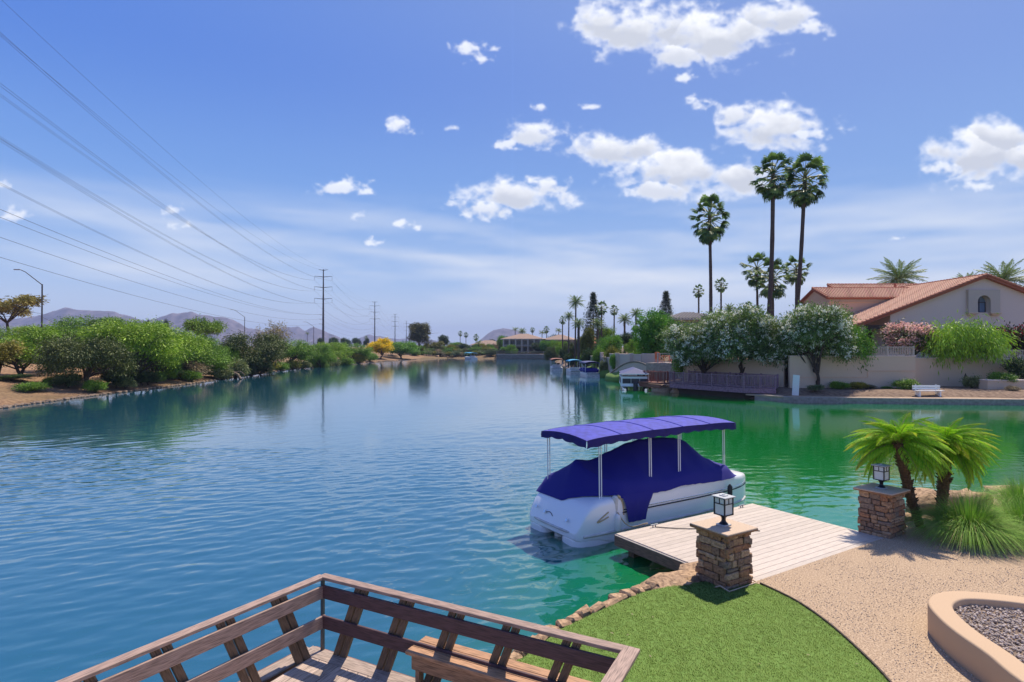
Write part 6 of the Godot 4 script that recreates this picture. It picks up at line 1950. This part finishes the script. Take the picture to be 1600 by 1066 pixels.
func left_bank() -> void:
	var g := "green mesquite trees on the left bank"
	for q in [["sparse_tree", "tall sparse olive tree on the berm at the left edge", "sparse", 14, 456, 100, 96], ["mesquite", "bright green mesquite with a dark leaning trunk at the left edge", "mesquite0", 32, 503, 140, 55], ["golden_shrub", "yellow brown leafy bush at the left edge of the bank", "goldleaf", -4, 530, 80, 50], ["acacia", "dark olive drooping acacia at the left part of the bank", "olive0", 136, 506, 136, 52],
			["mesquite", "large bright green mesquite right of the dark acacia", "mesquite1", 205, 492, 160, 58], ["mesquite", "green mesquite behind the dark acacia against the mountain", "mesquite2", 140, 487, 120, 84], ["mesquite", "bright green mesquite left of the umbrella shaped tree", "mesquite2", 268, 506, 120, 66], ["mesquite", "green mesquite standing behind the large one, mid bank", "mesquite0", 232, 494, 120, 76],
			["umbrella_tree", "umbrella shaped pale green tree with a dark trunk on the berm", "umbrella", 317, 497, 62, 104], ["acacia", "dark olive acacia right of the dry grey bush", "olive1", 393, 507, 112, 84], ["bare_tree", "half bare grey tree beside the dark olive acacia", "bare", 422, 500, 62, 90], ["mesquite", "yellow green mesquite left of the dark olive acacia", "mesquite1", 345, 534, 64, 80],
			["mesquite", "low bright mesquite below the umbrella shaped tree", "mesquite0", 308, 530, 80, 82], ["mesquite", "green mesquite right of the half bare tree", "mesquite2", 452, 525, 80, 106], ["brown_tree", "small dark brown tree near the nearest pylon", "olive0", 487, 531, 44, 118], ["mesquite", "green mesquite below the nearest pylon", "mesquite1", 518, 530, 64, 128], ["leafy_tree", "bushy green tree left of the yellow tree", "mesquite2", 548, 533, 70, 142],
			["mesquite", "mesquite standing far back at the left edge behind the sparse tree", "mesquite1", 56, 506, 90, 88], ["mesquite", "low spreading mesquite above the sandy slope at the left", "mesquite0", 100, 528, 90, 62], ["mesquite", "mesquite mid bank between the large one and the olive acacia", "mesquite1", 300, 516, 110, 72], ["mesquite", "low green mesquite just right of the dark acacia by the shore", "mesquite2", 240, 536, 80, 62], ["palo_verde", "yellow flowering palo verde on the left bank", "yellow", 594, 528, 44, 166], ["leafy_tree", "dense green tree right of the yellow palo verde", "lush", 627, 530, 56, 178], ["eucalyptus", "tall dark eucalyptus at the left end of the far shore", "eucalyptus", 656, 499, 42, 206], ["mesquite", "green mesquite between the brown tree and the pylon", "mesquite0", 500, 535, 50, 116],
			["mesquite", "mesquite at the left edge behind the leaning one", "mesquite2", 80, 512, 90, 70], ["acacia", "dark acacia low branch mass beside the sandy slope", "olive1", 168, 535, 70, 56], ["leafy_tree", "bright tree just behind the yellow palo verde", "mesquite1", 612, 532, 40, 186]]:
		tree(q[0], q[1], "tree", q[2], q[3], q[4], q[5], q[6], g if q[0] == "mesquite" else "")
	for q in [["rounded green shrub alone on the sandy shore at the left", "shrub", 48, 596, 48, 47], ["grey lilac dry bush on the left bank's slope", "dryshrub", 300, 561, 54, 69], ["brown dry bush behind the grey lilac one", "dryshrub", 285, 556, 44, 73], ["small bright green bush near the shore below the mesquites", "shrub", 264, 579, 26, 65], ["olive small bush right of the small bright bush", "sage", 284, 576, 32, 67],
			["grey green sage bush above the driftwood", "sage", 368, 558, 40, 76], ["bright shrub left of the driftwood log", "shrub", 336, 564, 36, 74], ["golden bush on the bank right of the dark acacia", "goldshrub", 424, 566, 26, 95], ["green shrub in a row along the bank, right of the golden one", "shrub", 440, 564, 26, 99], ["golden shrub below the green mesquite at mid bank", "goldshrub", 457, 563, 26, 104], ["low olive shrub at the water below the small brown tree", "sage", 474, 563, 24, 109],
			["low shrub right of the small brown tree at the water", "shrub", 500, 561, 28, 117], ["grey shrub at the water below the nearest pylon", "sage", 520, 559, 26, 124], ["low green shrub at the water left of the yellow tree", "shrub", 540, 556, 28, 133], ["low golden shrub at the water left of the yellow tree", "goldshrub", 560, 554, 26, 142], ["green shrub at the foot of the yellow palo verde", "shrub", 578, 551, 24, 152], ["dark shrub under the leaning mesquite at the left edge", "dark", 18, 584, 56, 50],
			["dark shrub under the drooping acacia's left side", "dark", 108, 580, 50, 51], ["dark shrub under the drooping acacia's right side", "dark", 182, 580, 44, 54], ["dark shrub at the shore below the large mesquite", "dark", 222, 576, 48, 58], ["small dark shrub right of the dark ones by the shore", "shrub", 245, 580, 26, 61], ["dark shrub at the water below the olive acacia", "dark", 408, 558, 44, 86], ["dark green shrub beside the driftwood log's right", "dark", 385, 560, 30, 81],
			["green bush at the waterline below the dark acacia", "shrub", 150, 592, 34, 50.5], ["olive bush at the waterline below the large mesquite", "sage", 196, 588, 34, 54.5], ["dark bush at the waterline right of the olive one", "dark", 232, 580, 40, 59], ["low green bush at the waterline below the low mesquite", "shrub", 300, 578, 30, 66.5], ["olive shrub at the waterline just left of the driftwood", "sage", 348, 574, 28, 73], ["small tuft of green on the sandy slope at the left", "shrub", 78, 588, 22, 51], ["low shrub under the mesquite right of the sandy mound", "dark", 262, 560, 40, 66]]:
		tree("bank_bush", q[0], "shrub", q[1], q[2], q[3], q[4], q[5], "bushes along the left bank")
	var dw := thing("driftwood", "fallen bleached tree branch lying at the left bank's water edge", "log", G(372, 590, 0.2))
	var m := MB.new()
	m.tube([Vector3(-1.6, 0.9, 0), Vector3(-0.8, 0.75, 0.1), Vector3(0.1, 0.35, 0.2), Vector3(0.5, -0.2, 0.4)], [0.08, 0.14, 0.18, 0.2], 8)
	obj("trunk", m, M.rock_grey, dw)
	m = MB.new()
	m.tube([Vector3(-0.6, 0.65, 0.1), Vector3(0.3, 0.75, 0), Vector3(0.9, 0.35, 0.1)], [0.1, 0.08, 0.04], 6)
	obj("branch", m, M.rock_grey, dw)
	# dark stones along the waterline
	rg.seed = 15
	m = MB.new()
	for q in 900:
		var t := rg.randf() * 7.0
		var idx := 22 + int(t)
		var e := [Vector2(-30, 185), Vector2(-34.6, 159), Vector2(-40, 131), Vector2(-38.5, 91), Vector2(-35.2, 64.7), Vector2(-35, 49.6), Vector2(-34.2, 39.4), Vector2(-35, 25)]
		var p: Vector2 = e[int(t)].lerp(e[int(t) + 1], t - int(t))
		p.x += rg.randfn() * 0.13 - 0.05
		var s := rg.randf_range(0.10, 0.34)
		m.box(Vector3(p.x, 0.02, -p.y), Vector3(s * 1.3, s * 0.8, s), Basis(Vector3.UP, rg.randf() * 3), s * 0.2, s * 0.08, q)
	tag(stuff("shoreline_stones", m, M.rock_grey), "small dark stones lining the left bank at the waterline", "stones")
	# street lamps on the road behind the berm
	for q in [[65, 444, 421, 30, 80.0, "street lamp with a long slanting arm, nearest one at the left"], [382, 495, 484, 364, 168.0, "street lamp in the middle distance above the olive acacia"], [490, 510, 503, 477, 215.0, "street lamp farthest away, left of the nearest pylon"]]:
		var z: float = q[4]
		var top := D(q[0], q[1], z)
		var tip := D(q[3], q[2], z)
		var foot := Vector3(top.x, land(top.x, z), -z)
		var o := thing("street_lamp", q[5], "street lamp", foot, 0.0, "street lamps along the road")
		m = MB.new()
		m.tube([Vector3(0, -0.3, 0), top - foot], [0.11, 0.085], 8)
		obj("pole", m, M.pole_dark, o)
		m = MB.new()
		m.tube([top - foot - Vector3(0, 0.1, 0), (tip - foot).lerp(top - foot, 0.25) + Vector3(0, 0.15, 0), tip - foot], [0.06, 0.05, 0.045], 6)
		obj("arm", m, M.pole_dark, o)
		obj("lamp_head", box_mb(tip - foot + Vector3(-0.35, -0.02, 0), Vector3(0.9, 0.12, 0.28), Basis(), 0.04), M.galvanised, o)
	power_line()

func power_line() -> void:
	var at := [Vector3(-66, 0, -60), Vector3(-111, 0, -346), Vector3(-137.6, 0, -590), Vector3(-162, 0, -815), Vector3(-186.6, 0, -1040)]
	var labels := ["steel power pole just outside the left edge of the view", "tall steel power pole, nearest of the row on the left bank", "steel power pole second in the row, above the yellow tree", "steel power pole third in the row", "steel power pole fourth and farthest in the row beside the eucalyptus"]
	var lv := [[44.6, 5.0], [38.4, 5.0], [31.6, 5.0]]
	var first: Node3D
	for k in 5:
		at[k].y = land(at[k].x, -at[k].z) - 0.3
		var o: Node3D
		if k == 0:
			o = thing("power_pole", labels[0], "power pole", at[0], 0.13, "steel power poles on the left bank")
			first = o
			var m := MB.new()
			m.tube([Vector3(0, -1, 0), Vector3(0, 20, 0), Vector3(0, 46.5, 0)], [0.75, 0.55, 0.28], 12)
			obj("pole", m, M.pole_dark, o)
			for q in lv + [[47.0, 2.6]]:
				m = MB.new()
				var y: float = q[0] - 2.6 if q[1] < 3 else q[0] - 2.6
				if q[1] < 3: y = 45.9
				m.tube([Vector3(-q[1], y + 0.5, 0), Vector3(0, y, 0), Vector3(q[1], y + 0.5, 0)], [0.12, 0.22, 0.12], 6)
				obj("cross_arm", m, M.pole_dark, o)
				if q[1] < 3: continue
				for s in [-1, 1]:
					m = MB.new()
					m.tube([Vector3(s * q[1], y + 0.45, 0), Vector3(s * q[1], y - 2.0, 0)], [0.09, 0.09], 6)
					obj("insulator", m, M.galvanised, o)
			for y in [20.0, 17.2, 14.4]: obj("lower_arm", box_mb(Vector3(-0.9, y, 0), Vector3(3.0, 0.16, 0.16)), M.pole_dark, o)
		else:
			o = first.duplicate()
			o.name = numbered("power_pole", self)
			tag(o, labels[k], "power pole", "steel power poles on the left bank")
			add_child(o, true)
			o.position = at[k]
	var runs := [["static wire, highest on the left side of the poles", -2.6, 46.4, 0.024, 6.0], ["static wire, highest on the right side of the poles", 2.6, 46.4, 0.024, 6.0]]
	var n3 := ["top", "middle", "bottom"]
	for k in 3:
		for s in [-1, 1]:
			for b in [-0.22, 0.22]:
				runs.append(["power line conductor on the %s arm, %s side, %s wire of its pair" % [n3[k], "left" if s < 0 else "right", "outer" if b * s > 0 else "inner"], s * 5.0 + b, lv[k][0] - 4.6, 0.024, 7.5])
	for k in 3: runs.append(["lower service wire on the %s short arm of the poles" % n3[k], -2.2, [20.1, 17.3, 14.5][k], 0.03, 5.0])
	runs.append(["lower service wire on the right end of the top short arm", 0.4, 20.1, 0.03, 5.0])
	for q in runs:
		var m := MB.new()
		for k in 4:
			var a: Vector3 = at[k]
			var b: Vector3 = at[k + 1]
			var pts := []
			var n := 28 if k == 0 else 12
			for j in n + 1:
				var t := j / float(n)
				var p := a.lerp(b, t)
				p += Vector3(cos(0.13), 0, -sin(0.13)) * q[1]
				p.y += q[2] - q[4] * 4.0 * t * (1.0 - t)
				pts.append(p)
			m.tube(pts, [q[3]], 4, false)
		tag(obj("power_line", m, M.wire), q[0], "wire", "power lines between the poles")

# ---------------------------------------------------------------- the scene
func _ready() -> void:
	var cam := Camera3D.new()
	cam.name = "camera"
	cam.position = Vector3(0, EYE, 0)
	cam.fov = rad_to_deg(2.0 * atan(533.0 / FOC))
	cam.rotation.x = atan((HOR - 533.0) / FOC)
	cam.far = 9000.0
	cam.near = 0.1
	add_child(cam)
	var env := Environment.new()
	env.background_mode = Environment.BG_SKY
	var sky := Sky.new()
	var pano := PanoramaSkyMaterial.new()
	pano.panorama = ImageTexture.create_from_image(sky_image())
	pano.energy_multiplier = 1.0
	sky.sky_material = pano
	env.sky = sky
	env.background_energy_multiplier = 1.0
	env.tonemap_mode = Environment.TONE_MAPPER_LINEAR
	env.tonemap_exposure = 1.38
	env.sdfgi_enabled = true
	env.ssao_enabled = true
	env.ssil_enabled = true
	env.fog_enabled = true
	env.fog_density = 0.0002
	env.fog_light_color = Color(0.72, 0.80, 1.0)
	var we := WorldEnvironment.new()
	we.name = "environment"
	we.environment = env
	add_child(we)
	var sun := DirectionalLight3D.new()
	sun.name = "sun"
	sun.light_energy = 1.4
	sun.light_color = Color(1.0, 0.95, 0.87)
	sun.light_angular_distance = 0.5
	sun.shadow_enabled = true
	add_child(sun)
	var az := deg_to_rad(36)
	var el := deg_to_rad(58)
	sun.look_at_from_position(Vector3.ZERO, -Vector3(sin(az) * cos(el), sin(el), -cos(az) * cos(el)))
	nz.seed = 3
	nz.frequency = 0.02
	nz.fractal_octaves = 4
	materials()
	var tv: StandardMaterial3D = M.tile.duplicate()
	tv.resource_name = "tile_v"
	tv.vertex_color_use_as_albedo = true
	M.tile_v = tv
	terrain()
	water()
	mountains()
	species()
	palm_kit()
	near_bank()
	view_deck()
	dock()
	boat()
	pillars()
	right_bank()
	middle_right()
	far_shore()
	left_bank()
	near_plants()
